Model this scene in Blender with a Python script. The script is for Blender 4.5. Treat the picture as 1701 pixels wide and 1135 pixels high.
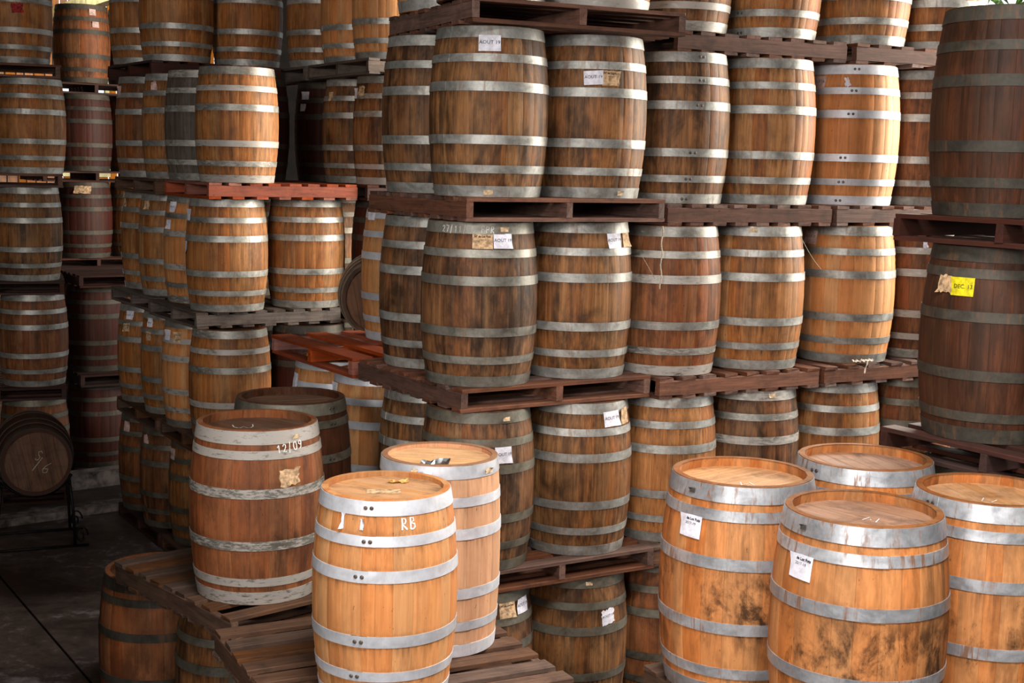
import bpy, math, random
from math import sin, cos, pi, radians as rad, sqrt, asin, atan2
from mathutils import Vector, Matrix

S = bpy.context.scene
for o in list(bpy.data.objects):
    bpy.data.objects.remove(o)
COL = S.collection
RND = random.Random(7)

# ------------------------------------------------------------------ camera, sky, lamps, exposure
CAMZ = 3.333
TH, RO = rad(7.41), rad(1.39)
cd = bpy.data.cameras.new('camera')
cd.sensor_width = 36.0
cd.lens = 2248 / 1701 * 36.0
cd.clip_end = 200
cam = bpy.data.objects.new('camera', cd)
COL.objects.link(cam)
_f = Vector((0, cos(TH), -sin(TH)))
_u = Vector((0, sin(TH), cos(TH)))
_r = Vector((1, 0, 0))
_R = cos(RO) * _r + sin(RO) * _u
_U = -sin(RO) * _r + cos(RO) * _u
cam.matrix_world = Matrix(((_R.x, _U.x, -_f.x, 0), (_R.y, _U.y, -_f.y, 0), (_R.z, _U.z, -_f.z, CAMZ), (0, 0, 0, 1)))
S.camera = cam

S.view_settings.view_transform = 'Standard'
S.view_settings.look = 'None'
S.view_settings.gamma = 1.0
S.view_settings.use_curve_mapping = False
S.view_settings.exposure = 0.0
try:
    S.cycles.use_denoising = True
    S.cycles.max_bounces = 6
    S.cycles.diffuse_bounces = 2
    S.cycles.sample_clamp_indirect = 6.0
except Exception:
    pass

world = bpy.data.worlds.new('sky')
S.world = world
world.use_nodes = True
wn = world.node_tree.nodes
bg = wn['Background']
bg.inputs[0].default_value = (0.90, 0.95, 1.0, 1)
bg.inputs[1].default_value = 1.5


def area(name, loc, target, sx, sy, power, color=(1, 1, 1)):
    l = bpy.data.lights.new(name, 'AREA')
    l.shape = 'RECTANGLE'
    l.size, l.size_y = sx, sy
    l.energy = power
    l.color = color
    ob = bpy.data.objects.new(name, l)
    COL.objects.link(ob)
    ob.location = loc
    d = Vector(target) - Vector(loc)
    ob.rotation_euler = d.to_track_quat('-Z', 'Y').to_euler()
    return ob


# daylight through the open right side, the yard gate behind the camera and a gap high on the left
area('daylight_side_opening', (5.2, 11.0, 4.7), (0.0, 11.0, 3.9), 5.0, 3.4, 1900, (1.0, 0.94, 0.82))
area('daylight_gate', (-3.4, -3.6, 4.6), (-0.3, 8.0, 2.2), 3.0, 2.2, 660, (1.0, 0.97, 0.93))
area('daylight_yard', (2.2, -3.6, 4.8), (1.0, 6.0, 1.5), 2.4, 2.0, 200, (1.0, 0.98, 0.95))
rp = area('daylight_roof_panel', (0.9, 2.7, 6.5), (0.9, 4.6, 0.0), 2.4, 1.4, 265, (1.0, 0.98, 0.95))
rp.data.spread = rad(100)
area('back_beam_fill', (-6.6, 18.4, 6.5), (-6.4, 19.2, 4.0), 2.4, 1.6, 150, (1.0, 0.96, 0.78))  # added fill lamp without a real source, brightens the back beam and planks


# ------------------------------------------------------------------ small helpers
def srgb(r, g, b):
    def f(c):
        c /= 255.0
        return c / 12.92 if c <= 0.04045 else ((c + 0.055) / 1.055) ** 2.4
    return (f(r), f(g), f(b), 1.0)


def mesh(name, verts, faces, mat=None, smooth=None):
    me = bpy.data.meshes.new(name)
    me.from_pydata(verts, [], faces)
    if mat:
        me.materials.append(mat)
    if smooth is True:
        me.polygons.foreach_set('use_smooth', [True] * len(faces))
    elif smooth:
        me.polygons.foreach_set('use_smooth', [True] * len(faces))
        me.set_sharp_from_angle(angle=rad(28))
    me.update()
    return me


def obj(name, me, parent=None, loc=None, rotz=None, kind=None, label=None):
    o = bpy.data.objects.new(name, me)
    COL.objects.link(o)
    if parent is not None:
        o.parent = parent
    if loc is not None:
        o.location = loc
    if rotz is not None:
        o.rotation_euler = (0, 0, rotz)
    if kind:
        o['kind'] = kind
    if label:
        o['label'] = label
    return o


def thing(name, label, cat, loc, rotz=0.0, group=None, me=None):
    o = obj(name, me, None, loc, rotz)
    o['label'] = label
    o['category'] = cat
    if group:
        o['group'] = group
    return o


def box_data(x0, x1, y0, y1, z0, z1):
    v = [(x0, y0, z0), (x1, y0, z0), (x1, y1, z0), (x0, y1, z0), (x0, y0, z1), (x1, y0, z1), (x1, y1, z1), (x0, y1, z1)]
    f = [(0, 3, 2, 1), (4, 5, 6, 7), (0, 1, 5, 4), (1, 2, 6, 5), (2, 3, 7, 6), (3, 0, 4, 7)]
    return v, f


def box_mesh(name, x0, x1, y0, y1, z0, z1, mat):
    v, f = box_data(x0, x1, y0, y1, z0, z1)
    return mesh(name, v, f, mat)


# ------------------------------------------------------------------ materials
class NT:
    def __init__(self, name):
        self.m = bpy.data.materials.new(name)
        self.m.use_nodes = True
        self.t = self.m.node_tree
        self.b = self.t.nodes['Principled BSDF']

    def n(self, kind, **kw):
        nd = self.t.nodes.new(kind)
        for k, v in kw.items():
            setattr(nd, k, v)
        return nd

    def l(self, a, b):
        self.t.links.new(a, b)

    def math(self, op, a, b=None, c=None, clamp=False):
        nd = self.n('ShaderNodeMath', operation=op, use_clamp=clamp)
        for i, v in enumerate((a, b, c)):
            if v is None:
                continue
            if isinstance(v, (int, float)):
                nd.inputs[i].default_value = v
            else:
                self.l(v, nd.inputs[i])
        return nd.outputs[0]

    def mix(self, fac, a, b, mode='MIX'):
        nd = self.n('ShaderNodeMix', data_type='RGBA', blend_type=mode)
        for s, v in ((nd.inputs[0], fac), (nd.inputs[6], a), (nd.inputs[7], b)):
            if isinstance(v, (int, float)):
                s.default_value = v
            elif isinstance(v, tuple):
                s.default_value = v
            else:
                self.l(v, s)
        return nd.outputs[2]

    def noise(self, vec, scale=1.0, detail=4.0, rough=0.55, dist=0.0):
        nd = self.n('ShaderNodeTexNoise')
        nd.inputs['Scale'].default_value = scale
        nd.inputs['Detail'].default_value = detail
        nd.inputs['Roughness'].default_value = rough
        nd.inputs['Distortion'].default_value = dist
        self.l(vec, nd.inputs['Vector'])
        return nd.outputs['Fac']

    def ramp(self, fac, stops):
        nd = self.n('ShaderNodeValToRGB')
        cr = nd.color_ramp
        while len(cr.elements) < len(stops):
            cr.elements.new(0.5)
        for e, (p, c) in zip(cr.elements, stops):
            e.position = p
            e.color = c if isinstance(c, tuple) else (c, c, c, 1)
        self.l(fac, nd.inputs[0])
        return nd.outputs[0]

    def map(self, vec, scale, add=None):
        nd = self.n('ShaderNodeVectorMath', operation='MULTIPLY')
        self.l(vec, nd.inputs[0])
        nd.inputs[1].default_value = scale
        out = nd.outputs[0]
        if add is not None:
            a = self.n('ShaderNodeVectorMath', operation='ADD')
            self.l(out, a.inputs[0])
            self.l(add, a.inputs[1])
            out = a.outputs[0]
        return out

    def bump(self, h, strength, dist):
        nd = self.n('ShaderNodeBump')
        nd.inputs['Strength'].default_value = strength
        nd.inputs['Distance'].default_value = dist
        self.l(h, nd.inputs['Height'])
        self.l(nd.outputs[0], self.b.inputs['Normal'])

    def rand(self):
        oi = self.n('ShaderNodeObjectInfo')
        at = self.n('ShaderNodeAttribute', attribute_name='piece')
        r = self.math('FRACT', self.math('ADD', oi.outputs['Random'], at.outputs['Fac']))
        cv = self.n('ShaderNodeCombineXYZ')
        self.l(self.math('MULTIPLY', r, 37.0), cv.inputs[0])
        self.l(self.math('MULTIPLY', r, 91.0), cv.inputs[1])
        self.l(self.math('MULTIPLY', r, 53.0), cv.inputs[2])
        return r, cv.outputs[0]


HOOPS = {
    'bourbon': [(0.0, 0.068), (0.143, 0.190), (0.312, 0.366), (0.620, 0.676), (0.788, 0.836), (0.929, 1.0)],
    'wine': [(0.0, 0.078), (0.112, 0.16), (0.325, 0.378), (0.622, 0.675), (0.84, 0.888), (0.922, 1.0)],
}


def stave_wood(name, light, dark, stain=0.35, streak=0.4, wear=0.25, kind='bourbon', staincol=(38, 24, 16), soot=0.0, vary=0.28, grain=0.18):
    """oak staves: grain along z, a tone of its own for each stave, dirt bled out along the hoops, water stains"""
    k = NT(name)
    tc = k.n('ShaderNodeTexCoord')
    r, off = k.rand()
    ob = tc.outputs['Object']
    g1 = k.noise(k.map(ob, (64, 64, 2.6), off), 1.0, 6, 0.65, 0.5)
    g2 = k.noise(k.map(ob, (210, 210, 6), off), 1.0, 3, 0.6)
    gr = k.math('ADD', k.math('MULTIPLY', g1, 0.7), k.math('MULTIPLY', g2, 0.3))
    col = k.ramp(gr, [(0.49 - grain, srgb(*dark)), (0.49 + grain, srgb(*light))])
    val = k.math('ADD', k.math('MULTIPLY', r, vary), 1.0 - vary * 0.52)
    hs = k.n('ShaderNodeHueSaturation')
    r2 = k.math('FRACT', k.math('MULTIPLY', r, 7.31))
    k.l(k.math('ADD', k.math('MULTIPLY', r2, 0.012), 0.494), hs.inputs['Hue'])
    k.l(k.math('ADD', k.math('MULTIPLY', r2, -0.10), 1.03), hs.inputs['Saturation'])
    k.l(val, hs.inputs['Value'])
    k.l(col, hs.inputs['Color'])
    col = hs.outputs[0]
    # weathering that spans the staves of one barrel
    geo = k.n('ShaderNodeNewGeometry')
    pos = geo.outputs['Position']
    s1 = k.noise(k.map(pos, (3.6, 3.6, 1.7)), 1.0, 5, 0.65, 0.8)
    s2 = k.noise(k.map(pos, (20, 20, 1.6)), 1.0, 4, 0.6, 0.6)
    s3 = k.noise(k.map(pos, (12, 12, 7)), 1.0, 6, 0.7, 0.4)
    st = k.math('ADD', k.math('MULTIPLY', s1, 0.5), k.math('ADD', k.math('MULTIPLY', s2, 0.25), k.math('MULTIPLY', s3, 0.25)))
    sf = k.ramp(st, [(0.465, 0.0), (0.575, 1.0)])
    col = k.mix(k.math('MULTIPLY', sf, stain), col, srgb(*staincol))
    # black runs down the staves
    v1 = k.noise(k.map(pos, (17, 17, 0.5)), 1.0, 4, 0.6, 0.3)
    v2 = k.noise(k.map(pos, (2.4, 2.4, 2.0)), 1.0, 4, 0.65, 0.5)
    vf = k.math('MULTIPLY', k.ramp(v1, [(0.50, 0.0), (0.62, 1.0)]), k.ramp(v2, [(0.46, 0.0), (0.60, 1.0)]))
    col = k.mix(k.math('MULTIPLY', vf, stain), col, srgb(*[c * 0.7 for c in staincol]))
    # pale wear
    w1 = k.noise(k.map(pos, (5.5, 5.5, 2.2)), 1.0, 5, 0.6, 0.5)
    wf = k.ramp(w1, [(0.52, 0.0), (0.72, 1.0)])
    col = k.mix(k.math('MULTIPLY', wf, wear), col, srgb(min(light[0] + 22, 255), min(light[1] + 24, 255), min(light[2] + 24, 255)))
    # dirt along the hoop edges, run down in streaks
    sp = k.n('ShaderNodeSeparateXYZ')
    k.l(ob, sp.inputs[0])
    hz = k.math('DIVIDE', sp.outputs[2], 0.883 if kind == 'bourbon' else 0.92)
    drip = k.noise(k.map(pos, (60, 60, 2.0)), 1.0, 3, 0.6)
    hz2 = k.math('ADD', hz, k.math('MULTIPLY', k.math('SUBTRACT', drip, 0.5), 0.10))
    stops = [(0.0, 0.25)]
    for a, b in HOOPS[kind]:
        lo, hi = a - 0.02, b + 0.01
        if lo > 0.03:
            stops += [(lo - 0.03, 0.0), (a + 0.002, 0.9)]
        if hi < 0.97:
            stops += [(b - 0.002, 0.75), (hi + 0.008, 0.0)]
    stops.append((1.0, 0.3))
    gf = k.ramp(hz2, stops[:31])
    dm = k.ramp(drip, [(0.35, 0.15), (0.65, 1.0)])
    col = k.mix(k.math('MULTIPLY', k.math('MULTIPLY', gf, dm), streak), col, srgb(*[c * 0.8 for c in staincol]))
    if soot:
        # sooty patches rubbed on around the belly
        q1 = k.noise(k.map(pos, (9, 9, 5)), 1.0, 7, 0.72, 0.4)
        q2 = k.noise(k.map(pos, (2.2, 2.2, 1.2)), 1.0, 2, 0.5)
        band = k.ramp(hz, [(0.16, 0.0), (0.36, 1.0), (0.56, 0.85), (0.66, 0.0)])
        qf = k.math('MULTIPLY', k.ramp(k.math('ADD', k.math('MULTIPLY', q1, 0.6), k.math('MULTIPLY', q2, 0.4)), [(0.50, 0.0), (0.585, 1.0)]), band)
        col = k.mix(k.math('MULTIPLY', qf, soot), col, srgb(20, 13, 9))
    col = k.mix(k.ramp(hz, [(0.9935, 0.0), (0.9945, 0.55)]), col, srgb(58, 34, 22))
    # worm holes and knocks
    sk = k.noise(k.map(pos, (70, 70, 34)), 1.0, 2, 0.5)
    col = k.mix(k.math('MULTIPLY', k.ramp(sk, [(0.72, 0.0), (0.76, 1.0)]), 0.55), col, srgb(30, 18, 12))
    k.l(col, k.b.inputs['Base Color'])
    k.l(k.math('ADD', k.math('MULTIPLY', g1, 0.25), 0.46), k.b.inputs['Roughness'])
    k.b.inputs['Specular IOR Level'].default_value = 0.22
    k.bump(gr, 0.35, 0.004)
    return k.m


def hoop_metal(name, base=(184, 182, 176), dark=(116, 113, 107), rust=0.5, paint=0.0, metallic=0.55, rough=0.45):
    k = NT(name)
    tc = k.n('ShaderNodeTexCoord')
    r, off = k.rand()
    ob = tc.outputs['Object']
    geo = k.n('ShaderNodeNewGeometry')
    pos = geo.outputs['Position']
    n1 = k.noise(k.map(pos, (9, 9, 14)), 1.0, 6, 0.65, 0.6)
    n2 = k.noise(k.map(pos, (60, 60, 40)), 1.0, 3, 0.6)
    nn = k.math('ADD', k.math('MULTIPLY', n1, 0.75), k.math('MULTIPLY', n2, 0.25))
    col = k.ramp(nn, [(0.32, srgb(*dark)), (0.66, srgb(*base))])
    hs = k.n('ShaderNodeHueSaturation')
    k.l(k.math('ADD', k.math('MULTIPLY', r, 0.35), 0.78), hs.inputs['Value'])
    k.l(col, hs.inputs['Color'])
    col = hs.outputs[0]
    rs = k.noise(k.map(pos, (34, 34, 2.5)), 1.0, 4, 0.65)
    rs2 = k.noise(k.map(pos, (5, 5, 5)), 1.0, 4, 0.6)
    rf = k.math('MULTIPLY', k.ramp(rs, [(0.52, 0.0), (0.64, 1.0)]), k.ramp(rs2, [(0.40, 0.0), (0.55, 1.0)]))
    rf = k.math('MULTIPLY', rf, rust)
    col = k.mix(rf, col, srgb(112, 72, 40))
    met = k.math('MULTIPLY', k.math('SUBTRACT', 1.0, rf), metallic)
    if paint > 0:
        pn = k.noise(k.map(pos, (16, 16, 70), off), 1.0, 10, 0.8, 0.3)
        pf = k.ramp(k.math('ADD', pn, k.math('MULTIPLY', k.math('SUBTRACT', r, 0.5), 0.16)), [(0.58 - 0.20 * paint, 0.0), (0.64 - 0.20 * paint, 1.0)])
        col = k.mix(pf, col, srgb(164, 155, 147))
        met = k.math('MULTIPLY', met, k.math('SUBTRACT', 1.0, pf))
    k.l(col, k.b.inputs['Base Color'])
    k.l(met, k.b.inputs['Metallic'])
    k.l(k.math('ADD', k.math('MULTIPLY', n1, 0.35), rough - 0.15), k.b.inputs['Roughness'])
    k.bump(nn, 0.12, 0.003)
    return k.m


def board_wood(name, light, dark, axis=0, vary=0.55, dirt=0.35, rough=0.75, hue=0.5):
    k = NT(name)
    tc = k.n('ShaderNodeTexCoord')
    r, off = k.rand()
    sc = [34, 34, 34]
    sc[axis] = 2.4
    sc2 = [160, 160, 160]
    sc2[axis] = 7
    ob = tc.outputs['Object']
    g1 = k.noise(k.map(ob, tuple(sc), off), 1.0, 6, 0.65, 0.9)
    g2 = k.noise(k.map(ob, tuple(sc2), off), 1.0, 3, 0.6)
    gr = k.math('ADD', k.math('MULTIPLY', g1, 0.65), k.math('MULTIPLY', g2, 0.35))
    col = k.ramp(gr, [(0.30, srgb(*dark)), (0.70, srgb(*light))])
    hs = k.n('ShaderNodeHueSaturation')
    k.l(k.math('ADD', k.math('MULTIPLY', r, vary), 1.0 - vary * 0.5), hs.inputs['Value'])
    r2 = k.math('FRACT', k.math('MULTIPLY', r, 9.7))
    k.l(k.math('ADD', k.math('MULTIPLY', r2, hue), 1.0 - hue * 0.5), hs.inputs['Saturation'])
    k.l(col, hs.inputs['Color'])
    col = hs.outputs[0]
    geo = k.n('ShaderNodeNewGeometry')
    d1 = k.noise(k.map(geo.outputs['Position'], (7, 7, 9)), 1.0, 6, 0.7, 0.5)
    col = k.mix(k.math('MULTIPLY', k.ramp(d1, [(0.48, 0.0), (0.68, 1.0)]), dirt), col, srgb(34, 24, 20))
    sk = k.noise(k.map(ob, (46, 46, 46), off), 1.0, 2, 0.5)
    col = k.mix(k.math('MULTIPLY', k.ramp(sk, [(0.70, 0.0), (0.76, 1.0)]), 0.6), col, srgb(24, 16, 12))
    k.l(col, k.b.inputs['Base Color'])
    k.b.inputs['Roughness'].default_value = rough
    k.b.inputs['Specular IOR Level'].default_value = 0.3
    k.bump(gr, 0.5, 0.004)
    return k.m


def plain(name, c, rough=0.7, var=0.12, scale=30, metallic=0.0):
    k = NT(name)
    geo = k.n('ShaderNodeNewGeometry')
    n1 = k.noise(k.map(geo.outputs['Position'], (scale,) * 3), 1.0, 5, 0.65)
    lo = srgb(*[max(0, x * (1 - var * 1.6)) for x in c])
    hi = srgb(*[min(255, x * (1 + var * 0.4)) for x in c])
    k.l(k.ramp(n1, [(0.35, lo), (0.62, hi)]), k.b.inputs['Base Color'])
    k.b.inputs['Roughness'].default_value = rough
    k.b.inputs['Metallic'].default_value = metallic
    k.b.inputs['Specular IOR Level'].default_value = 0.3
    return k.m


W = {
    # key: (stave material)                        light            dark
    'brown': stave_wood('oak_brown', (156, 104, 58), (82, 50, 26), 0.75, 0.75, 0.25),
    'greybrown': stave_wood('oak_grey_brown', (138, 92, 55), (75, 47, 27), 0.85, 0.8, 0.3),
    'orange': stave_wood('oak_orange', (184, 120, 64), (116, 69, 33), 0.45, 0.65, 0.25),
    'gold': stave_wood('oak_gold', (214, 148, 90), (182, 116, 64), 0.22, 0.5, 0.25, vary=0.16, grain=0.2),
    'pale': stave_wood('oak_pale', (218, 162, 122), (186, 130, 92), 0.12, 0.3, 0.25, vary=0.14, grain=0.2),
    'red': stave_wood('oak_red', (154, 92, 50), (92, 51, 25), 0.6, 0.6, 0.2),
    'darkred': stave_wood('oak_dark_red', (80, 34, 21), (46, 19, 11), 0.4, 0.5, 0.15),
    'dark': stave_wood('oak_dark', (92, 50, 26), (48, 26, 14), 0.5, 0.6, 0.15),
    'grey': stave_wood('oak_grey', (104, 92, 82), (66, 56, 48), 0.35, 0.4, 0.2),
    'wamber': stave_wood('oak_amber', (206, 134, 74), (176, 106, 54), 0.40, 0.35, 0.2, 'wine', (34, 22, 14), 0.9, vary=0.12, grain=0.2),
    'wrust': stave_wood('oak_rust', (158, 96, 55), (118, 67, 37), 0.45, 0.35, 0.2, 'wine', (44, 32, 26), 0.5, vary=0.14, grain=0.18),
    'wdark': stave_wood('oak_dark_wine', (92, 50, 27), (48, 26, 14), 0.5, 0.5, 0.15, 'wine'),  # old dark-brown oak with the wine hoop layout
}
HM = {
    'zinc': hoop_metal('hoop_zinc'),
    'bright': hoop_metal('hoop_bright', (222, 222, 228), (184, 184, 190), 0.10, 0.0, 0.35, 0.45),
    'stained': hoop_metal('hoop_stained', (204, 204, 208), (142, 143, 147), 0.9, 0.0, 0.6, 0.38),
    'paint': hoop_metal('hoop_chalky', (172, 168, 160), (110, 106, 98), 0.35, 0.45, 0.55, 0.45),
    'flaking': hoop_metal('hoop_flaking', (128, 124, 114), (100, 96, 88), 0.30, 0.72, 0.4, 0.5),
    'worn': hoop_metal('hoop_worn', (156, 152, 142), (96, 92, 82), 0.4, 0.0, 0.55, 0.45),
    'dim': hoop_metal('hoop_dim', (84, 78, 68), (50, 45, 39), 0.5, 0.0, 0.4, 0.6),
    'dull': hoop_metal('hoop_dull', (128, 122, 108), (78, 73, 62), 0.45, 0.0, 0.5, 0.5),
}
HEADW = {
    'new': board_wood('head_new', (226, 180, 132), (186, 134, 88), 1, 0.08, 0.18, 0.6, 0.1),
    'tan': board_wood('head_tan', (206, 156, 110), (156, 108, 70), 1, 0.10, 0.45, 0.6, 0.1),
    'old': board_wood('head_old', (172, 132, 106), (118, 84, 64), 1, 0.12, 0.5, 0.7, 0.15),
    'dark': board_wood('head_dark', (116, 82, 60), (68, 45, 32), 1, 0.15, 0.5, 0.7, 0.15),
}
PW = {
    'plum': board_wood('pallet_plum', (122, 83, 67), (62, 40, 31), 0, 0.6, 0.5),
    'brown': board_wood('pallet_brown', (106, 74, 54), (50, 33, 24), 0, 0.6, 0.5),
    'grey': board_wood('pallet_grey', (112, 98, 90), (64, 53, 47), 0, 0.5, 0.5),
    'red': board_wood('pallet_red', (164, 84, 58), (108, 50, 34)),
    'dark': board_wood('pallet_dark', (74, 40, 31), (40, 22, 17), 0, 0.5, 0.5),
}
M_PAPER = plain('paper_white', (226, 222, 232), 0.75, 0.10, 22)
M_PINK = plain('paper_pink', (214, 178, 168), 0.75, 0.15, 22)
M_BEIGE = plain('paper_beige', (200, 164, 126), 0.8, 0.25, 40)
M_YELLOW = plain('paper_yellow', (222, 206, 24), 0.7, 0.12, 40)
M_REDP = plain('paper_red', (150, 24, 22), 0.7, 0.5, 60)
M_INK = plain('ink', (22, 20, 26), 0.8, 0.0)
M_INKF = plain('ink_faded', (70, 52, 44), 0.8, 0.0)
M_CHALK = plain('chalk', (232, 228, 222), 0.9, 0.15, 200)
M_CHALKF = plain('chalk_faded', (178, 166, 144), 0.9, 0.3, 200)
M_RIVET = hoop_metal('rivet_steel', (120, 112, 106), (60, 54, 50), 0.5, 0, 0.8, 0.5)
M_TAG = plain('tag_beige', (206, 176, 140), 0.8, 0.15, 60)
M_TAGD = plain('tag_dark', (70, 66, 60), 0.6, 0.15, 60)
M_FOIL = hoop_metal('foil', (190, 190, 190), (90, 96, 100), 0.0, 0, 0.9, 0.3)
M_KRAFT = plain('kraft', (216, 168, 96), 0.8, 0.2, 60)
M_IRON = plain('black_iron', (30, 27, 26), 0.5, 0.2, 30, 0.6)
M_RAG = plain('rag', (206, 186, 170), 0.9, 0.2, 40)

# ------------------------------------------------------------------ the setting
def floor_material():
    k = NT('floor_concrete')
    geo = k.n('ShaderNodeNewGeometry')
    pos = geo.outputs['Position']
    n1 = k.noise(k.map(pos, (0.9, 0.9, 0.9)), 1.0, 8, 0.65, 0.6)
    n2 = k.noise(k.map(pos, (9, 9, 9)), 1.0, 6, 0.7, 0.3)
    nn = k.math('ADD', k.math('MULTIPLY', n1, 0.65), k.math('MULTIPLY', n2, 0.35))
    col = k.ramp(nn, [(0.40, srgb(38, 28, 24)), (0.52, srgb(70, 57, 52)), (0.62, srgb(132, 124, 126))])
    k.l(col, k.b.inputs['Base Color'])
    k.l(k.math('ADD', k.math('MULTIPLY', n1, 0.5), 0.35), k.b.inputs['Roughness'])
    k.bump(n2, 0.3, 0.006)
    return k.m


M_FLOOR = floor_material()
M_CURB = plain('kerb_concrete', (120, 108, 102), 0.85, 0.35, 8)
M_ROOF = plain('roof_sheet', (52, 46, 42), 0.8, 0.2, 3)
M_WALL = plain('wall_boarding', (26, 19, 15), 0.85, 0.25, 4)
M_PLANK = board_wood('wall_plank', (196, 126, 66), (134, 78, 38), 2)
M_BEAM = plain('beam_paint', (214, 206, 160), 0.7, 0.15, 5)
M_GROUND = plain('yard_ground', (150, 146, 130), 0.9, 0.25, 1.5)

UW = rad(32.0)                                   # the building's own heading: stacks and walls follow it
U0 = Vector((cos(UW), sin(UW), 0))
W0 = Vector((-sin(UW), cos(UW), 0))


def structure(name, me, parent=None, loc=None, rotz=None):
    o = obj(name, me, parent, loc, rotz)
    if parent is None:
        o['kind'] = 'structure'
    return o


# floor slabs divided by a sawn joint, then the yard outside
JA, JB = Vector((-4.007, 10.38, 0)), Vector((-2.632, 8.267, 0))
jd = (JB - JA).normalized()
jn = Vector((jd.y, -jd.x, 0))
fl = structure('floor', None)


def slab(pts):
    n = len(pts)
    v = [(p.x, p.y, -0.15) for p in pts] + [(p.x, p.y, 0.0) for p in pts]
    f = [tuple(range(n))[::-1], tuple(range(n, 2 * n))] + [(i, (i + 1) % n, n + (i + 1) % n, n + i) for i in range(n)]
    return mesh('floor_slab', v, f, M_FLOOR)


for side in (-1, 1):
    a = JA - jd * 16 + jn * 0.009 * side
    b = JA + jd * 16 + jn * 0.009 * side
    far = jn * (16 if side > 0 else 7) * side
    q = [a, b, b + far, a + far]
    if side < 0:
        q = q[::-1]
    structure('floor_slab', slab(q), fl)
structure('floor_bed', box_mesh('floor_bed', -24, 26, -14, 34, -0.3, -0.16, M_GROUND), fl)

# the two low concrete kerbs across the aisle's end
def bar_between(name, p, q, w, z0, z1, mat):
    d = (q - p)
    L = d.length
    me = box_mesh(name, 0, L, 0, w, z0, z1, mat)
    return me, atan2(d.y, d.x), p


for nm, p, q, z1 in (('trim_1', Vector((-6.6, 10.15, 0)), Vector((-2.9, 13.12, 0)), 0.07), ('trim_2', Vector((-6.4, 11.55, 0)), Vector((-2.6, 14.65, 0)), 0.16)):
    me, az, p0 = bar_between(nm, p, q, 0.20, 0.0, z1, M_CURB)
    structure(nm, me, None, p0, az)

# roof, closed left side, boarded back wall with light between its planks
structure('ceiling', box_mesh('ceiling', -12, 5.2, -4.2, 27, 6.6, 6.7, M_ROOF))
structure('wall_front', box_mesh('wall_front', -9.2, 5.2, -4.2, -4.0, 0, 6.6, M_WALL))
structure('wall_right', box_mesh('wall_right', 5.2, 5.4, -4.2, 7.2, 0, 6.6, M_WALL))
structure('light_blocker_left', box_mesh('light_blocker_left', -9.0, -2.3, 2.9, 3.1, 0, 2.85, M_WALL))  # added unseen wall, keeps the gate light off the low left aisle
structure('wall_left', box_mesh('wall_left', -9.2, -9.0, -4.0, 27, 0, 6.6, M_WALL))
wb0 = Vector((-9.1, 19.9, 0))
wb = structure('wall_back', None, None, wb0, UW)
PLK = [box_mesh('plank', 0, w, 0, 0.03, 0, 1, M_PLANK) for w in (0.10, 0.12, 0.14)]
x = 0.0
while x < 15.0:
    w = RND.choice((0, 1, 2))
    ww = (0.10, 0.12, 0.14)[w]
    inwin = 1.55 < x + ww * 0.5 < 3.1
    if x < 5.0:
        segs = ((0.0, 3.05), (4.45, 6.6)) if inwin else ((0.0, 6.6),)
        for z0, z1 in segs:
            p = structure('plank', PLK[w], wb, (x, RND.uniform(-0.008, 0.008), z0))
            p.scale = (1, 1, z1 - z0)
    x += ww + (0.022 if x > 0 else 0)
structure('wall_back_boarding', box_mesh('wall_back_boarding', 5.0, 15.0, 0, 0.03, 0, 6.6, M_WALL), wb)
wf = structure('window_1', None, None, wb0 + U0 * 1.5, UW)
for a in ((0, 1.65, -0.03, 0.06, 3.0, 3.06), (0, 1.65, -0.03, 0.06, 4.44, 4.5), (0, 0.06, -0.03, 0.06, 3.06, 4.44), (1.59, 1.65, -0.03, 0.06, 3.06, 4.44)):
    structure('window_frame', box_mesh('window_frame', *a, M_BEAM), wf)
tb0 = Vector((-7.05, 21.1, 0))
tb = structure('trim_3', box_mesh('trim_3', -0.09, 0.09, -6.0, 0.0, 5.38, 5.56, M_BEAM), None, tb0, UW + rad(0.0))


# ------------------------------------------------------------------ barrels
TYPES = {   # height, radius at the belly, radius at the ends, hoop layout
    'std': (0.883, 0.322, 0.282, 'bourbon'),
    'row': (0.877, 0.322, 0.282, 'bourbon'),
    'short': (0.865, 0.322, 0.282, 'bourbon'),
    'slim': (0.87, 0.304, 0.266, 'bourbon'),
    'narrow': (0.883, 0.286, 0.266, 'bourbon'),
    'squat': (0.883, 0.342, 0.300, 'wine'),
    'wine': (0.92, 0.342, 0.298, 'wine'),
    'big': (0.90, 0.334, 0.290, 'wine'),
    'tallbig': (0.94, 0.336, 0.294, 'bourbon'),
}


def radius(ty, z):
    h, rb, re, _ = TYPES[ty]
    t = 2 * z / h - 1
    return rb - (rb - re) * t * t


CACHE = {}
WID = (11.0, 13.5, 16.0)


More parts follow.
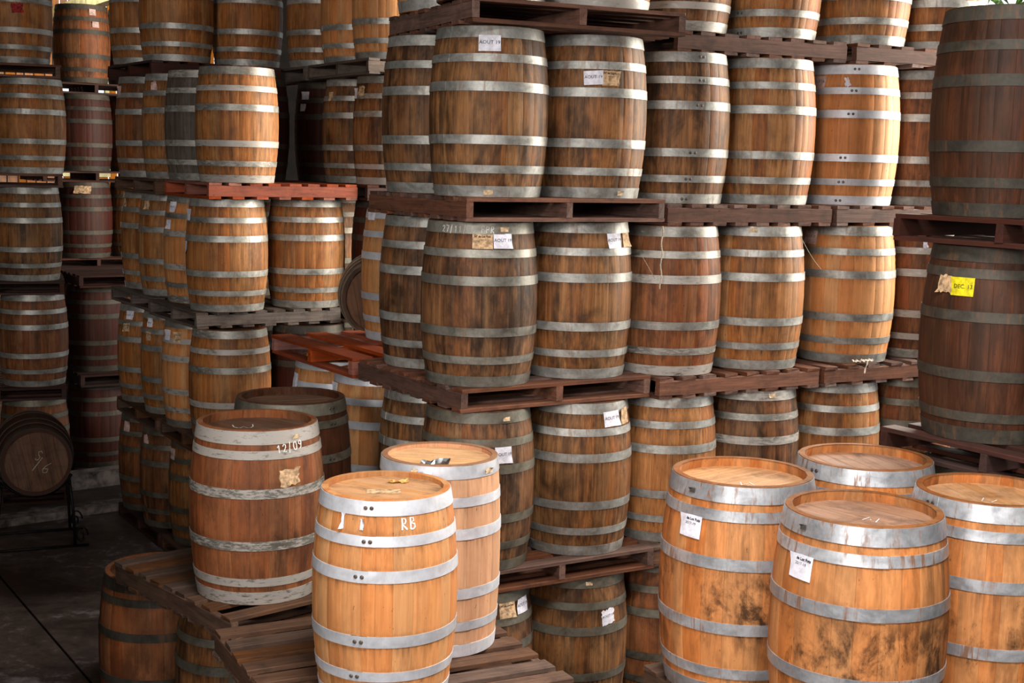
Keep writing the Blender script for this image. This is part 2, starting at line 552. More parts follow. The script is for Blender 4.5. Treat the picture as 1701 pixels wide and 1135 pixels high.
def stave_mesh(ty, wi, key):
    c = ('s', ty, wi, key)
    if c in CACHE:
        return CACHE[c]
    h = TYPES[ty][0]
    rows = 9
    a = rad(WID[wi]) / 2
    rb = TYPES[ty][1]
    g, ch = 0.0003 / rb, 0.003 / rb
    v, f, sm = [], [], []
    outer = [(-a + g, -0.0008), (-a + g + ch, 0.0), (0.0, 0.0003), (a - g - ch, 0.0), (a - g, -0.0008)]
    for i in range(rows):
        z = h * i / (rows - 1)
        r = radius(ty, z)
        for an, dr in outer:
            v.append(((r + dr) * cos(an), (r + dr) * sin(an), z))
        for an in (a - g, -a + g):
            ri = r - 0.026
            v.append((ri * cos(an), ri * sin(an), z))
    n = 7
    for i in range(rows - 1):
        for j in range(n):
            p, q = i * n + j, i * n + (j + 1) % n
            f.append((p, q, q + n, p + n))
            sm.append(j in (1, 2))
    f.append(tuple(range(n))[::-1])
    f.append(tuple((rows - 1) * n + j for j in range(n)))
    sm += [False, False]
    CACHE[c] = mesh('stave', v, f, W[key], sm)
    return CACHE[c]


def shell_mesh(ty, key):
    """all staves of a barrel too small in the photo to pick them apart, each still with its own joints and tone"""
    c = ('b', ty, key)
    if c in CACHE:
        return CACHE[c]
    h = TYPES[ty][0]
    rows = 9
    rr = random.Random(sum(map(ord, ty + key)))
    widths = layout(rr)
    v, f, sm, tone = [], [], [], []
    cols = []
    ang = 0.0
    for wi in widths:
        a = rad(WID[wi])
        t = rr.random()
        cols += [(ang + 0.001, -0.0009, t), (ang + 0.010, 0.0, t), (ang + a - 0.010, 0.0, t), (ang + a - 0.001, -0.0009, t)]
        ang += a
    n = len(cols)
    for i in range(rows):
        z = h * i / (rows - 1)
        r = radius(ty, z)
        for an, dr, t in cols:
            v.append(((r + dr) * cos(an), (r + dr) * sin(an), z))
    for i in range(rows - 1):
        for j in range(n):
            q = (j + 1) % n
            f.append((i * n + j, i * n + q, (i + 1) * n + q, (i + 1) * n + j))
            sm.append(j % 4 == 1)
            tone.append(cols[j][2])
    # inner face of the chime
    b = len(v)
    for z in (h, h - 0.05):
        r = radius(ty, z) - 0.024
        for an, dr, t in cols:
            v.append((r * cos(an), r * sin(an), z))
    for j in range(n):
        q = (j + 1) % n
        f.append(((rows - 1) * n + j, (rows - 1) * n + q, b + q, b + j))
        f.append((b + j, b + q, b + n + q, b + n + j))
        sm += [False, False]
        tone += [cols[j][2]] * 2
    me = mesh('stave_shell', v, f, W[key], sm)
    at = me.attributes.new('piece', 'FLOAT', 'FACE')
    at.data.foreach_set('value', tone)
    CACHE[c] = me
    return me


def layout(rr):
    """a random row of stave widths that closes the circle: n13.5 free, one 11 for every 16"""
    w = [0] * 8 + [2] * 17 if rr.random() < 0.4 else [0] * 4 + [2] * 13 + [1] * 8
    rr.shuffle(w)
    return w


def hoop_mesh(ty, i, key):
    c = ('h', ty, i, key)
    if c in CACHE:
        return CACHE[c]
    h = TYPES[ty][0]
    a, b = HOOPS[TYPES[ty][3]][i]
    z0, z1 = h * a, h * b
    if i == 5:
        z1 -= 0.004
    if i == 0:
        z0 += 0.003
    seg = 52
    span = 2 * pi + rad(13)
    v, f, sm = [], [], []
    for s in range(seg + 1):
        t = s / seg
        an = t * span
        up = 0.0022 if an > 2 * pi - rad(3) else 0.0
        up *= min(1.0, (an - 2 * pi + rad(3)) / rad(3)) if up else 0
        for z, dr in ((z0, 0.0032), (z1, 0.0032), (z1, -0.002), (z0, -0.002)):
            r = radius(ty, z) + dr + up + 0.0004 * sin(an * 5 + i)
            v.append((r * cos(an), r * sin(an), z))
    for s in range(seg):
        for j in range(4):
            p, q = s * 4 + j, s * 4 + (j + 1) % 4
            f.append((p, p + 4, q + 4, q))
            sm.append(j in (0, 2))
    f += [(0, 1, 2, 3), tuple(seg * 4 + j for j in (3, 2, 1, 0))]
    sm += [False, False]
    CACHE[c] = mesh('hoop', v, f, HM[key], sm)
    return CACHE[c]


def rivet_mesh():
    if 'rivet' in CACHE:
        return CACHE['rivet']
    v, f = [], []
    for r, x in ((0.0085, 0.0), (0.0085, 0.0025), (0.005, 0.0045)):
        for j in range(8):
            v.append((x, r * cos(j * pi / 4), r * sin(j * pi / 4)))
    for i in range(2):
        for j in range(8):
            q = (j + 1) % 8
            f.append((i * 8 + j, i * 8 + q, i * 8 + 8 + q, i * 8 + 8 + j))
    f.append(tuple(range(16, 24)))
    CACHE['rivet'] = mesh('rivet', v, f, M_RIVET)
    return CACHE['rivet']


def head_meshes(ty, key, boards):
    c = ('hd', ty, key, boards)
    if c in CACHE:
        return CACHE[c]
    h = TYPES[ty][0]
    z1 = h - (0.042 if ty in ('wine', 'squat') else 0.022 if ty in ('slim', 'narrow') else 0.034)
    R = radius(ty, z1) - 0.0225
    out = []
    n = boards
    ed = [-R + 2 * R * j / n for j in range(n + 1)]
    for j in range(n):
        x0, x1 = ed[j] + (0.0006 if n > 1 else 0), ed[j + 1] - (0.0006 if n > 1 else 0)
        m = 5 if n > 1 else 17
        xs = [x0 + (x1 - x0) * (i / (m - 1)) for i in range(m)] if n > 1 else [R * -cos(pi * i / (m - 1)) for i in range(m)]
        top = [(xx, sqrt(max(R * R - xx * xx, 0))) for xx in xs]
        ring = [(xx, -yy) for xx, yy in top] + top[::-1]
        if n == 1:
            ring = [(R * cos(2 * pi * i / 32), R * sin(2 * pi * i / 32)) for i in range(32)]
        k = len(ring)
        v = [(p[0], p[1], z1 - 0.015) for p in ring] + [(p[0] * 1.0, p[1], z1 - (0.0012 if n > 1 else 0)) for p in ring]
        cx = sum(p[0] for p in ring) / k
        if n > 1:
            v += [(cx + (p[0] - cx) * 0.95, p[1] * 0.995, z1) for p in ring]
        f = [(i, (i + 1) % k, k + (i + 1) % k, k + i) for i in range(k)]
        if n > 1:
            f += [(k + i, k + (i + 1) % k, 2 * k + (i + 1) % k, 2 * k + i) for i in range(k)]
            f.append(tuple(range(2 * k, 3 * k)))
        else:
            f.append(tuple(range(k, 2 * k)))
        out.append(mesh('head_board' if n > 1 else 'head', v, f, HEADW[key]))
    CACHE[c] = (out, z1)
    return CACHE[c]


def barrel(x, y, z, ty, wood, hoop, label, det=1, head='old', group=None, boards=1, lap=None, rivets=False, rot=None, name='barrel', matrix=None):
    """det 1: every stave its own part; det 0: far or hidden barrels, the staves joined into one part"""
    rr = random.Random(int((x * 1319 + y * 733 + z * 97) * 100))
    root = thing(name, label, 'barrel', (x, y, z), 0.0, group)
    spin = rr.uniform(0, 2 * pi)
    if det:
        ws = layout(rr)
        a = spin
        for wi in ws:
            w = rad(WID[wi])
            obj('stave', stave_mesh(ty, wi, wood), root, None, a + w / 2)
            a += w
    else:
        o = obj('stave_shell', shell_mesh(ty, wood), root, None, spin)
        o['kind'] = 'stuff'
    toc = atan2(-y, -x)                               # bearing of the place the photographer stood
    lapang = (toc + lap) if lap is not None else rr.uniform(0, 2 * pi)
    for i in range(6):
        ho = obj('hoop', hoop_mesh(ty, i, hoop), root, None, lapang + rr.uniform(-0.03, 0.03) + (0.05 * (i - 3) if lap is not None else 0))
        if rivets:
            h = TYPES[ty][0]
            zz = h * sum(HOOPS[TYPES[ty][3]][i]) / 2
            for da in (rad(3.5), rad(8.5)):
                r = radius(ty, zz) + 0.0054
                obj('rivet', rivet_mesh(), ho, (r * cos(da), r * sin(da), zz), da)
    hm, hz = head_meshes(ty, head, boards)
    hr = rr.uniform(0, pi)
    for m in hm:
        obj(m.name.split('.')[0], m, root, None, hr)
    root['_ty'] = ty
    return root


# ------------------------------------------------------------------ paper, print and chalk
TEXT = {}


def text_mesh(body, size, bold=0.0, spacing=1.0):
    key = (body, size, bold, spacing)
    if key in TEXT:
        return TEXT[key]
    cu = bpy.data.curves.new('lettering', 'FONT')
    cu.body = body
    cu.size = size
    cu.align_x = 'CENTER'
    cu.align_y = 'CENTER'
    cu.resolution_u = 2
    cu.offset = bold
    cu.space_character = spacing
    to = bpy.data.objects.new('lettering', cu)
    COL.objects.link(to)
    dg = bpy.context.evaluated_depsgraph_get()
    me = bpy.data.meshes.new_from_object(to.evaluated_get(dg))
    vs = [tuple(q.co) for q in me.vertices]
    fs = [tuple(p.vertices) for p in me.polygons]
    bpy.data.objects.remove(to)
    bpy.data.curves.remove(cu)
    bpy.data.meshes.remove(me)
    TEXT[key] = (vs, fs)
    return TEXT[key]


def bearing(root, frac):
    """a bearing on the barrel, frac -1..1 from its one flank to the other as met from the aisle"""
    p = root.location
    return atan2(-p.y, -p.x) + asin(max(-0.98, min(0.98, frac)))


def wrap(root, phi, z0, pts, tilt, off):
    ty = root['_ty']
    h = TYPES[ty][0]
    ca, sa = cos(tilt), sin(tilt)
    out = []
    for a, b in pts:
        a2, b2 = a * ca - b * sa, a * sa + b * ca
        z = z0 + b2
        r = radius(ty, min(max(z, 0), h)) + off
        an = phi + a2 / r
        out.append((r * cos(an), r * sin(an), z))
    return out


def paper(root, frac, zf, w, h, mat, texts=(), tilt=0.0, name='paper_label', label=None, off=0.0035, ink=None, torn=0.0, seed=1):
    rr = random.Random(seed + int(zf * 1000))
    phi = bearing(root, frac)
    z0 = TYPES[root['_ty']][0] * zf
    nx, ny = 8, 5
    pts = []
    for j in range(ny + 1):
        for i in range(nx + 1):
            a, b = w * (i / nx - 0.5), h * (j / ny - 0.5)
            if torn and (i in (0, nx) or j in (0, ny)):
                a += rr.uniform(-torn, torn)
                b += rr.uniform(-torn, torn)
            pts.append((a, b))
    v = wrap(root, phi, z0, pts, tilt, off)
    curl = rr.choice(((0, 0), (nx, 0), (nx, ny), (0, ny)))
    v2 = []
    for q, (px, py, pz) in enumerate(v):
        i, j = q % (nx + 1), q // (nx + 1)
        d = max(0.0, 1.0 - (abs(i - curl[0]) / nx + abs(j - curl[1]) / ny) * 2.2) * 0.012 + (rr.uniform(0, 0.003) if torn else rr.uniform(0, 0.0008))
        rl = sqrt(px * px + py * py)
        v2.append((px * (1 + d / rl), py * (1 + d / rl), pz))
    f = []
    for j in range(ny):
        for i in range(nx):
            p = j * (nx + 1) + i
            f.append((p, p + 1, p + nx + 2, p + nx + 1))
    pl = obj(name, mesh(name, v2, f, mat, True), root, label=label)
    for body, size, dx, dy, bold in texts:
        vs, fs = text_mesh(body, size, bold)
        tv = wrap(root, phi, z0, [(a + dx, b + dy) for a, b, c in vs], tilt, off + (0.0042 if torn else 0.0018))
        obj('lettering', mesh('lettering', tv, fs, ink or M_INK), pl)
    return pl


def ribbons(strokes, width):
    """hand-drawn strokes as flat ribbons in the plane"""
    v, f = [], []
    for st in strokes:
        n = len(st)
        b = len(v)
        for i, (x, y) in enumerate(st):
            x0, y0 = st[max(i - 1, 0)]
            x1, y1 = st[min(i + 1, n - 1)]
            dx, dy = x1 - x0, y1 - y0
            L = sqrt(dx * dx + dy * dy) or 1
            k = width / 2
            v += [(x - dy / L * k, y + dx / L * k), (x + dy / L * k, y - dx / L * k)]
        for i in range(n - 1):
            p = b + 2 * i
            f.append((p + 1, p + 3, p + 2, p))
    return v, f


GL = {  # hand lettering on a 1 x 1 cell
    '0': [[(.5, 1), (.2, .85), (.1, .5), (.25, .1), (.5, 0), (.8, .15), (.9, .5), (.75, .9), (.5, 1)]],
    '1': [[(.2, .7), (.55, 1), (.5, 0)]],
    '2': [[(.15, .75), (.4, 1), (.75, .9), (.75, .6), (.15, .05), (.9, .05)]],
    '5': [[(.85, 1), (.25, 1), (.2, .6), (.6, .6), (.85, .35), (.6, .02), (.15, .1)]],
    '6': [[(.75, 1), (.3, .6), (.15, .25), (.4, 0), (.8, .15), (.75, .45), (.2, .35)]],
    '7': [[(.15, 1), (.85, 1), (.4, 0)]],
    '9': [[(.85, .7), (.55, .5), (.2, .65), (.3, .95), (.7, 1), (.88, .75), (.7, .2), (.3, 0)]],
    '/': [[(.25, -.2), (.6, 1.15)]],
    'F': [[(.2, 0), (.25, 1), (.85, 1)], [(.22, .55), (.7, .55)]],
    'P': [[(.2, 0), (.25, 1), (.7, .95), (.8, .7), (.6, .5), (.22, .5)]],
    'R': [[(.15, 0), (.25, 1), (.7, .95), (.75, .7), (.55, .52), (.22, .5), (.9, 0)]],
    'B': [[(.2, 0), (.25, 1), (.65, .95), (.7, .7), (.3, .55), (.8, .4), (.85, .15), (.6, 0), (.2, 0)]],
    'S': [[(.8, .85), (.5, 1), (.2, .8), (.4, .55), (.75, .4), (.7, .1), (.4, 0), (.15, .12)]],
    'M': [[(.05, 0), (.2, 1), (.5, .35), (.85, 1), (1.0, 0)]],
    'W': [[(0, .9), (.02, .4), (.18, .08), (.34, .12), (.5, .42), (.66, .1), (.85, .05), (1.0, .4), (1.02, .9)]],
}


def hand(text, size, gap=0.95, width=None):
    st, x = [], 0.0
    for ch in text:
        if ch == ' ':
            x += size * 0.6
            continue
        w = size * (0.62 if ch not in 'MW' else 0.95)
        for g in GL[ch]:
            st.append([(x + px * w, py * size) for px, py in g])
        x += w + size * 0.14 * gap
    cx, cy = x / 2, size / 2
    st = [[(px - cx, py - cy) for px, py in s] for s in st]
    return ribbons(st, width or size * 0.11)


def chalk(root, frac, zf, text, size, tilt=0.0, mat=None, off=0.0022, width=None):
    v, f = hand(text, size, width=width)
    tv = wrap(root, bearing(root, frac), TYPES[root['_ty']][0] * zf, v, tilt, off)
    return obj('chalk_mark', mesh('chalk_mark', tv, f, mat or M_CHALK), root, label='chalk marks reading ' + text)


def head_chalk(root, text, size, dx, dy, ang, width=None, mat=None):
    ty = root['_ty']
    z = TYPES[ty][0] - (0.042 if ty in ('wine', 'squat') else 0.022 if ty in ('slim', 'narrow') else 0.034) + 0.0012
    v, f = hand(text, size, width=width)
    ca, sa = cos(ang), sin(ang)
    tv = [(dx + a * ca - b * sa, dy + a * sa + b * ca, z) for a, b in v]
    return obj('chalk_mark', mesh('chalk_mark', tv, f, mat or M_CHALK), root, label='chalk letter ' + text + ' on the head')


AOUT = lambda s=0.027: (('AOUT 19', s, 0.0, 0.004, 0.0),)
LOT = lambda s=1.0: (('N° de Lot Futs', 0.0155 * s, 0, 0.030 * s, 0.0006), ('2017-19', 0.0165 * s, 0, 0.011 * s, 0.0), ('-', 0.010 * s, 0, -0.005 * s, 0.0), ('- -', 0.012 * s, 0, -0.019 * s, 0.0))
LOTO = lambda s=1.0: (('N° de Lot Futs', 0.014 * s, 0, 0.026 * s, 0.0006), ('- - - -', 0.016 * s, 0, 0.010 * s, 0.0006), ('-', 0.010 * s, 0, -0.006 * s, 0.0), ('- - -', 0.010 * s, 0, -0.018 * s, 0.0))
# ------------------------------------------------------------------ pallets
PT, STH, DK = 0.125, 0.083, 0.021


def board_mesh(L, w, t, key, seed):
    c = ('pb', L, w, t, key, seed)
    if c in CACHE:
        return CACHE[c]
    rr = random.Random(seed)
    v, f = [], []
    xs = [-L / 2, -L / 6, L / 6, L / 2]
    for x in xs:
        wob = rr.uniform(-0.0025, 0.0025)
        e = 0.003
        for yy, zz in ((-w / 2, 0), (w / 2, 0), (w / 2, t - e), (w / 2 - e, t), (-w / 2 + e, t), (-w / 2, t - e)):
            v.append((x + (rr.uniform(-0.004, 0.004) if abs(x) == L / 2 else 0), yy + wob, zz))
    for i in range(3):
        for j in range(6):
            p, q = i * 6 + j, i * 6 + (j + 1) % 6
            f.append((p, p + 6, q + 6, q))
    f += [tuple(range(6)), tuple(18 + j for j in range(6))[::-1]]
    CACHE[c] = mesh('board', v, f, PW[key])
    return CACHE[c]


def pallet(C, a, z, label, key='plum', across=False, n=8, nb=8, group=None, size=(1.25, 1.22), rows=None, bw=None):
    """C: near corner, a: heading; the stringers run away from it (or across), deck boards the other way. z: deck top"""
    u = Vector((cos(a), sin(a), 0))
    w = Vector((-sin(a), cos(a), 0))
    ctr = Vector((C[0], C[1], 0)) + u * size[0] / 2 + w * size[1] / 2
    root = thing('pallet', label, 'pallet', (ctr.x, ctr.y, z - PT), a + (pi / 2 if across else 0), group)
    Lx, Ly = (size[1], size[0]) if across else size           # deck boards along local x
    rr = random.Random(int(abs(C[0]) * 977 + C[1] * 131 + z * 59))
    for i in range(3):
        xx = (-Lx / 2 + 0.021, 0.0, Lx / 2 - 0.021)[i]
        obj('stringer', board_mesh(round(Ly, 3), 0.042, STH, key, rr.randint(0, 3)), root, (xx, 0, DK), pi / 2)
    bw = bw or (0.10 if n >= 7 else 0.15)
    ys = rows or [-Ly / 2 + bw / 2 + (Ly - bw) * j / (n - 1) for j in range(n)]
    for yy in ys:
        o = obj('deck_board', board_mesh(round(Lx, 3), bw, DK, key, rr.randint(0, 5)), root, (rr.uniform(-0.008, 0.008), yy + rr.uniform(-0.006, 0.006) * (abs(yy) < Ly / 2 - 0.1), DK + STH), rr.uniform(-0.006, 0.006))
    for j in range(nb):
        yy = -Ly / 2 + 0.05 + (Ly - 0.10) * j / (nb - 1)
        obj('bottom_board', board_mesh(round(Lx, 3), 0.095, DK, key, rr.randint(0, 5)), root, (rr.uniform(-0.008, 0.008), yy, 0), rr.uniform(-0.005, 0.005))
    return root


PITCH = {'c': 1.013, 's': 1.003, 'n': 1.008}


def Z(k, s='n'):
    return PT + (k - 1) * PITCH[s]


TIER = {1: 'bottom', 2: 'second', 3: 'third', 4: 'fourth', 5: 'topmost'}
D = rad
HID = 'barrels hidden inside the stacks'
HIDL = 'oak barrel hidden behind the outer barrels of its stack, carrying the pallets above'


def hidden(x, y, z, ty='std', wood='brown'):
    return barrel(x, y, z, ty, wood, 'dull', HIDL, det=0, group=HID)


# ================================================================== foreground barrels and their pallets
GF = 'loose barrels in the front'
# pallet A (loose board at its near edge), pallet B
pallet((-1.319, 6.287), D(42.5), Z(2), 'dark slatted pallet with a gap before its near board, under the rust-brown barrel', 'brown', group='front pallets', size=(1.22, 1.22), rows=[-0.56] + [-0.36 + 0.131 * i for i in range(8)], bw=0.09)
pallet((-0.823, 5.069), D(27), Z(2), 'weathered slatted pallet under the honey barrel chalked RB', 'brown', group='front pallets', size=(1.26, 1.20))
pallet((1.25, 4.734), D(30), Z(2), 'pallet almost hidden under the four amber barrels at lower right', 'brown', group='front pallets', size=(1.30, 1.25))

b1209 = barrel(-1.290, 6.797, Z(2), 'squat', 'wrust', 'flaking', 'rust-brown barrel with flaking white hoops, chalked 12/09 and W', head='dark', group=GF, boards=8)
chalk(b1209, 0.50, 0.902, '12/09', 0.040, 0.10, width=0.0055, off=0.0066)
b490 = barrel(-1.241, 7.534, Z(2), 'squat', 'wdark', 'dull', 'dark barrel standing just behind the rust-brown barrel chalked W', head='dark', group=GF, boards=8, lap=0.62, rivets=True)
bRB = barrel(-0.509, 5.506, Z(2), 'slim', 'gold', 'bright', 'honey-coloured barrel chalked RB with bright riveted hoops', head='tan', group=GF, boards=8, lap=-0.43, rivets=True)
chalk(bRB, 0.33, 0.893, 'RB', 0.046, 0.06, width=0.007)
b735 = barrel(-0.318, 6.092, Z(2), 'narrow', 'pale', 'bright', 'pale new barrel with crumpled foil on its lid, behind the RB barrel', head='new', group=GF, boards=8)
b1430 = barrel(1.372, 5.130, Z(2), 'wine', 'wamber', 'stained', 'amber barrel nearest in the right group, chalk M on its sunken lid', head='old', group=GF, boards=8)
b1237 = barrel(1.013, 5.700, Z(2), 'wine', 'wamber', 'stained', 'amber barrel at the left of the right group, white lot label and sooty belly', head='tan', group=GF, boards=8)
b1440 = barrel(1.633, 6.070, Z(2), 'wine', 'wamber', 'stained', 'amber barrel at the back of the right group, only lid and top hoop showing', head='old', group=GF, boards=8, lap=-0.95, rivets=True)
b1643 = barrel(1.995, 5.495, Z(2), 'wine', 'wamber', 'stained', 'amber barrel cut off by the right edge, riveted top hoop and chalked lid', head='tan', group=GF, boards=8, lap=-1.05, rivets=True)


def toward(root, r, s):
    """a spot on the lid: r metres towards the aisle, s metres to the side"""
    p = root.location
    d = Vector((-p.x, -p.y, 0)).normalized()
    q = Vector((d.y, -d.x, 0)) * -1
    v = d * r + q * s
    return v.x, v.y, atan2(q.y, q.x)


for rt, tx, sz, r_, s_, turn in ((b1209, 'W', 0.105, -0.035, -0.065, 0.10), (b1430, 'M', 0.06, 0.02, 0.035, -0.35), (b1237, 'M', 0.06, 0.06, 0.02, 0.25), (b1643, 'M', 0.06, 0.04, -0.01, 2.9)):
    x_, y_, a_ = toward(rt, r_, s_)
    head_chalk(rt, tx, sz, x_, y_, a_ + turn, width=0.0048)

paper(b1209, 0.47, 0.735, 0.105, 0.085, M_BEIGE, (), 0.10, label='crumpled brown paper label', torn=0.007, seed=4)
paper(b1209, 0.60, 0.955, 0.042, 0.020, M_TAG, (), 0.12, name='hoop_tag', off=0.0065)
for q, (fr, hh) in enumerate(((-0.60, 0.062), (-0.33, 0.045))):
    paper(bRB, fr, 0.895 - 0.005 * q, 0.016, hh, M_PAPER, (), 0.0, name='paper_remnant', label='torn white paper remnant', torn=0.003, seed=q + 2)
paper(b735, -0.22, 0.955, 0.055, 0.024, M_PAPER, (('- - - -', 0.012, 0, 0, 0),), 0.0, name='hoop_tag', off=0.0065)
paper(b735, -0.40, 0.972, 0.03, 0.014, M_TAG, (), 0.0, name='hoop_tag', off=0.0065, torn=0.002)
paper(b735, 0.80, 0.955, 0.05, 0.022, M_TAG, (), 0.0, name='hoop_tag', off=0.0065, torn=0.002)
for rt, fr in ((b1430, -0.66), (b1237, -0.62)):
    paper(rt, fr, 0.795, 0.108, 0.094, M_PAPER, LOT(1.0), -0.03, label='white printed lot label reading 2017-19')
    paper(rt, fr - 0.03, 0.955, 0.030, 0.020, M_TAGD, (), 0.0, name='hoop_tag', off=0.0065)
# printed label on the RB lid
x_, y_, a_ = toward(bRB, 0.03, -0.01)
zh = TYPES['slim'][0] - 0.0205
hl = []
for i, j in ((-1, -1), (1, -1), (1, 1), (-1, 1)):
    a, b = i * 0.070, j * 0.036
    hl.append((x_ + a * cos(a_) - b * sin(a_), y_ + a * sin(a_) + b * cos(a_), zh))
pl = obj('lid_label', mesh('lid_label', hl, [(0, 1, 2, 3)], M_BEIGE), bRB, label='faded paper label on the lid')
for body, sz, dy in (('- - - - -', 0.024, 0.017), ('- - - - - -', 0.016, -0.004), ('- - -', 0.016, -0.022)):
    vs, fs = text_mesh(body, sz)
    obj('lettering', mesh('lettering', [(x_ + a * cos(a_) - (b + dy) * sin(a_), y_ + a * sin(a_) + (b + dy) * cos(a_), zh + 0.0008) for a, b, c in vs], fs, M_INKF), pl)


def crumple(name, label, cat, root, r, s, size, mat, seed, zoff):
    rr = random.Random(seed)
    x, y, a = toward(root, r, s)
    v, f = [], []
    n = 7
    for j in range(n):
        for i in range(n):
            e = 1.0 if (i in (0, n - 1) or j in (0, n - 1)) else 0.25
            v.append(((i / (n - 1) - 0.5) * size[0] + rr.uniform(-0.006, 0.006), (j / (n - 1) - 0.5) * size[1] + rr.uniform(-0.006, 0.006), 0.0015 + e * rr.uniform(0, size[2])))
    for j in range(n - 1):
        for i in range(n - 1):
            p = j * n + i
            f.append((p, p + 1, p + n + 1, p + n))
    return thing(name, label, cat, (root.location.x + x, root.location.y + y, root.location.z + zoff), a, None, mesh(name, v, f, mat))


fo = crumple('foil_wrapper', 'crumpled silver foil lying on the pale new barrel lid', 'foil', b735, 0.175, -0.02, (0.125, 0.085, 0.035), M_FOIL, 3, TYPES['narrow'][0] - 0.022)
kp = crumple('paper_scrap', 'torn tan paper scrap lying on the lid of the RB barrel', 'paper', bRB, -0.13, 0.055, (0.085, 0.035, 0.018), M_KRAFT, 8, TYPES['slim'][0] - 0.022)

# ================================================================== centre stack
GC = 'barrels of the tall centre stack'
GPC = 'pallets of the tall centre stack'
for k, C, a in ((5, (-0.24, 6.99), 25), (4, (-0.25, 7.01), 30), (3, (-0.262, 7.046), 32.5), (2, (-0.224, 7.045), 31), (1, (-0.22, 7.05), 31)):
    pallet(C, D(a), Z(k, 'c'), {5: 'plum-brown pallet topmost in the tall centre stack, cut by the top edge', 4: 'plum-brown pallet carrying the fourth tier of the centre stack, AOUT 19 barrel on it', 3: 'red-brown pallet carrying the third tier of the centre stack, chalk-dated barrel on it', 2: 'red-brown pallet low in the centre stack, beside the pale new barrel', 1: 'pallet on the floor under the centre stack, hidden behind the front barrels'}[k], 'plum', group=GPC, size=(1.26, 1.24))
c5a = barrel(-0.157, 7.369, Z(5, 'c'), 'std', 'brown', 'zinc', 'barrel above the centre stack corner, only its bottom hoop in view', group=GC)
c5b = barrel(0.413, 7.659, Z(5, 'c'), 'std', 'brown', 'paint', 'barrel at the right end of the topmost centre pallet, white stained bottom hoop', group=GC)
c5c = barrel(-0.402, 7.94, Z(5, 'c'), 'std', 'gold', 'zinc', 'barrel at the back left of the topmost centre pallet, golden hoop glints', group=GC)
c4a = barrel(-0.152, 7.413, Z(4, 'c'), 'std', 'brown', 'zinc', 'brown corner barrel labelled AOUT 19 directly under the topmost centre pallet', group=GC)
c4b = barrel(0.394, 7.728, Z(4, 'c'), 'std', 'brown', 'zinc', 'brown barrel with AOUT 19 and torn tan label side by side, fourth tier', group=GC)
c4c = barrel(-0.457, 7.953, Z(4, 'c'), 'std', 'greybrown', 'zinc', 'brown barrel with rivet column and black streaks, behind the AOUT 19 corner barrel', group=GC, lap=0.05, rivets=True)
c3a = barrel(-0.181, 7.450, Z(3, 'c'), 'std', 'greybrown', 'worn', 'weathered corner barrel with chalk date 27/11/15 on its top hoop', group=GC)
c3b = barrel(0.384, 7.803, Z(3, 'c'), 'std', 'brown', 'zinc', 'brown barrel right of the chalk-dated one, AOUT paper near its right flank', group=GC)
c3c = barrel(-0.467, 8.003, Z(3, 'c'), 'std', 'greybrown', 'zinc', 'grey-brown barrel between the chalk-dated barrel and the new blond barrel', group=GC)
c2a = barrel(-0.186, 7.418, Z(2, 'c'), 'std', 'greybrown', 'dull', 'weathered corner barrel with AOUT 19 paper behind the pale new barrel', group=GC)
c2b = barrel(0.409, 7.775, Z(2, 'c'), 'std', 'brown', 'zinc', 'clean brown barrel with AOUT 19 paper high on its right, second tier', group=GC)
c2c = barrel(-0.457, 7.978, Z(2, 'c'), 'std', 'brown', 'zinc', 'shaded barrel under the left half of the third-tier centre pallet', group=GC)
c1a = barrel(-0.152, 7.441, Z(1, 'c'), 'std', 'greybrown', 'dull', 'bottom corner barrel with tan lot label and AOUT paper, behind the slatted pallet', group=GC)
c1b = barrel(0.412, 7.780, Z(1, 'c'), 'std', 'brown', 'dull', 'bottom barrel of the centre stack with a crumpled white paper', group=GC)
hidden(-0.46, 7.98, Z(1, 'c'))
for k in (1, 2, 3, 4):
    hidden(0.10, 8.32 - 0.01 * k, Z(k, 'c'))

paper(c4a, -0.01, 0.895, 0.115, 0.082, M_PAPER, AOUT(), 0.0, label='white paper reading AOUT 19')
paper(c4a, 0.02, 0.03, 0.048, 0.026, M_TAG, (), 0.0, name='hoop_tag', off=0.0065)
paper(c4b, 0.05, 0.735, 0.105, 0.075, M_PAPER, AOUT(0.024), 0.06, label='white paper reading AOUT 19', off=0.006)
paper(c4b, 0.35, 0.735, 0.10, 0.078, M_BEIGE, LOTO(), -0.03, label='torn tan lot label', torn=0.003, ink=M_INKF)
paper(c4b, 0.62, 0.035, 0.036, 0.024, M_TAG, (), 0.0, name='hoop_tag', off=0.0065)
paper(c3a, 0.04, 0.885, 0.108, 0.076, M_BEIGE, LOTO(), 0.0, label='tan printed lot label', ink=M_INKF)
paper(c3a, 0.40, 0.888, 0.106, 0.078, M_PAPER, AOUT(0.025), 0.0, label='white paper reading AOUT 19')
chalk(c3a, -0.24, 0.955, '27/11/15 FPR', 0.034, 0.0, M_CHALK, off=0.0066, width=0.0034)
paper(c3a, 0.43, 0.957, 0.046, 0.024, M_TAG, (), 0.0, name='hoop_tag', off=0.0065)
paper(c3b, 0.70, 0.882, 0.105, 0.082, M_PAPER, AOUT(0.025), 0.02, label='white paper reading AOUT 19')
paper(c3b, 0.93, 0.885, 0.10, 0.080, M_BEIGE, (), 0.02, label='tan paper label')
paper(c2a, 0.45, 0.738, 0.10, 0.088, M_PAPER, AOUT(0.024), 0.0, label='white paper reading AOUT 19')
paper(c2a, 0.52, 0.955, 0.044, 0.022, M_TAG, (), 0.0, name='hoop_tag', off=0.0065)
paper(c2b, 0.66, 0.895, 0.115, 0.085, M_PAPER, AOUT(0.026), 0.05, label='white paper reading AOUT 19')
paper(c2b, 0.90, 0.90, 0.09, 0.09, M_BEIGE, (), 0.05, label='tan paper label')
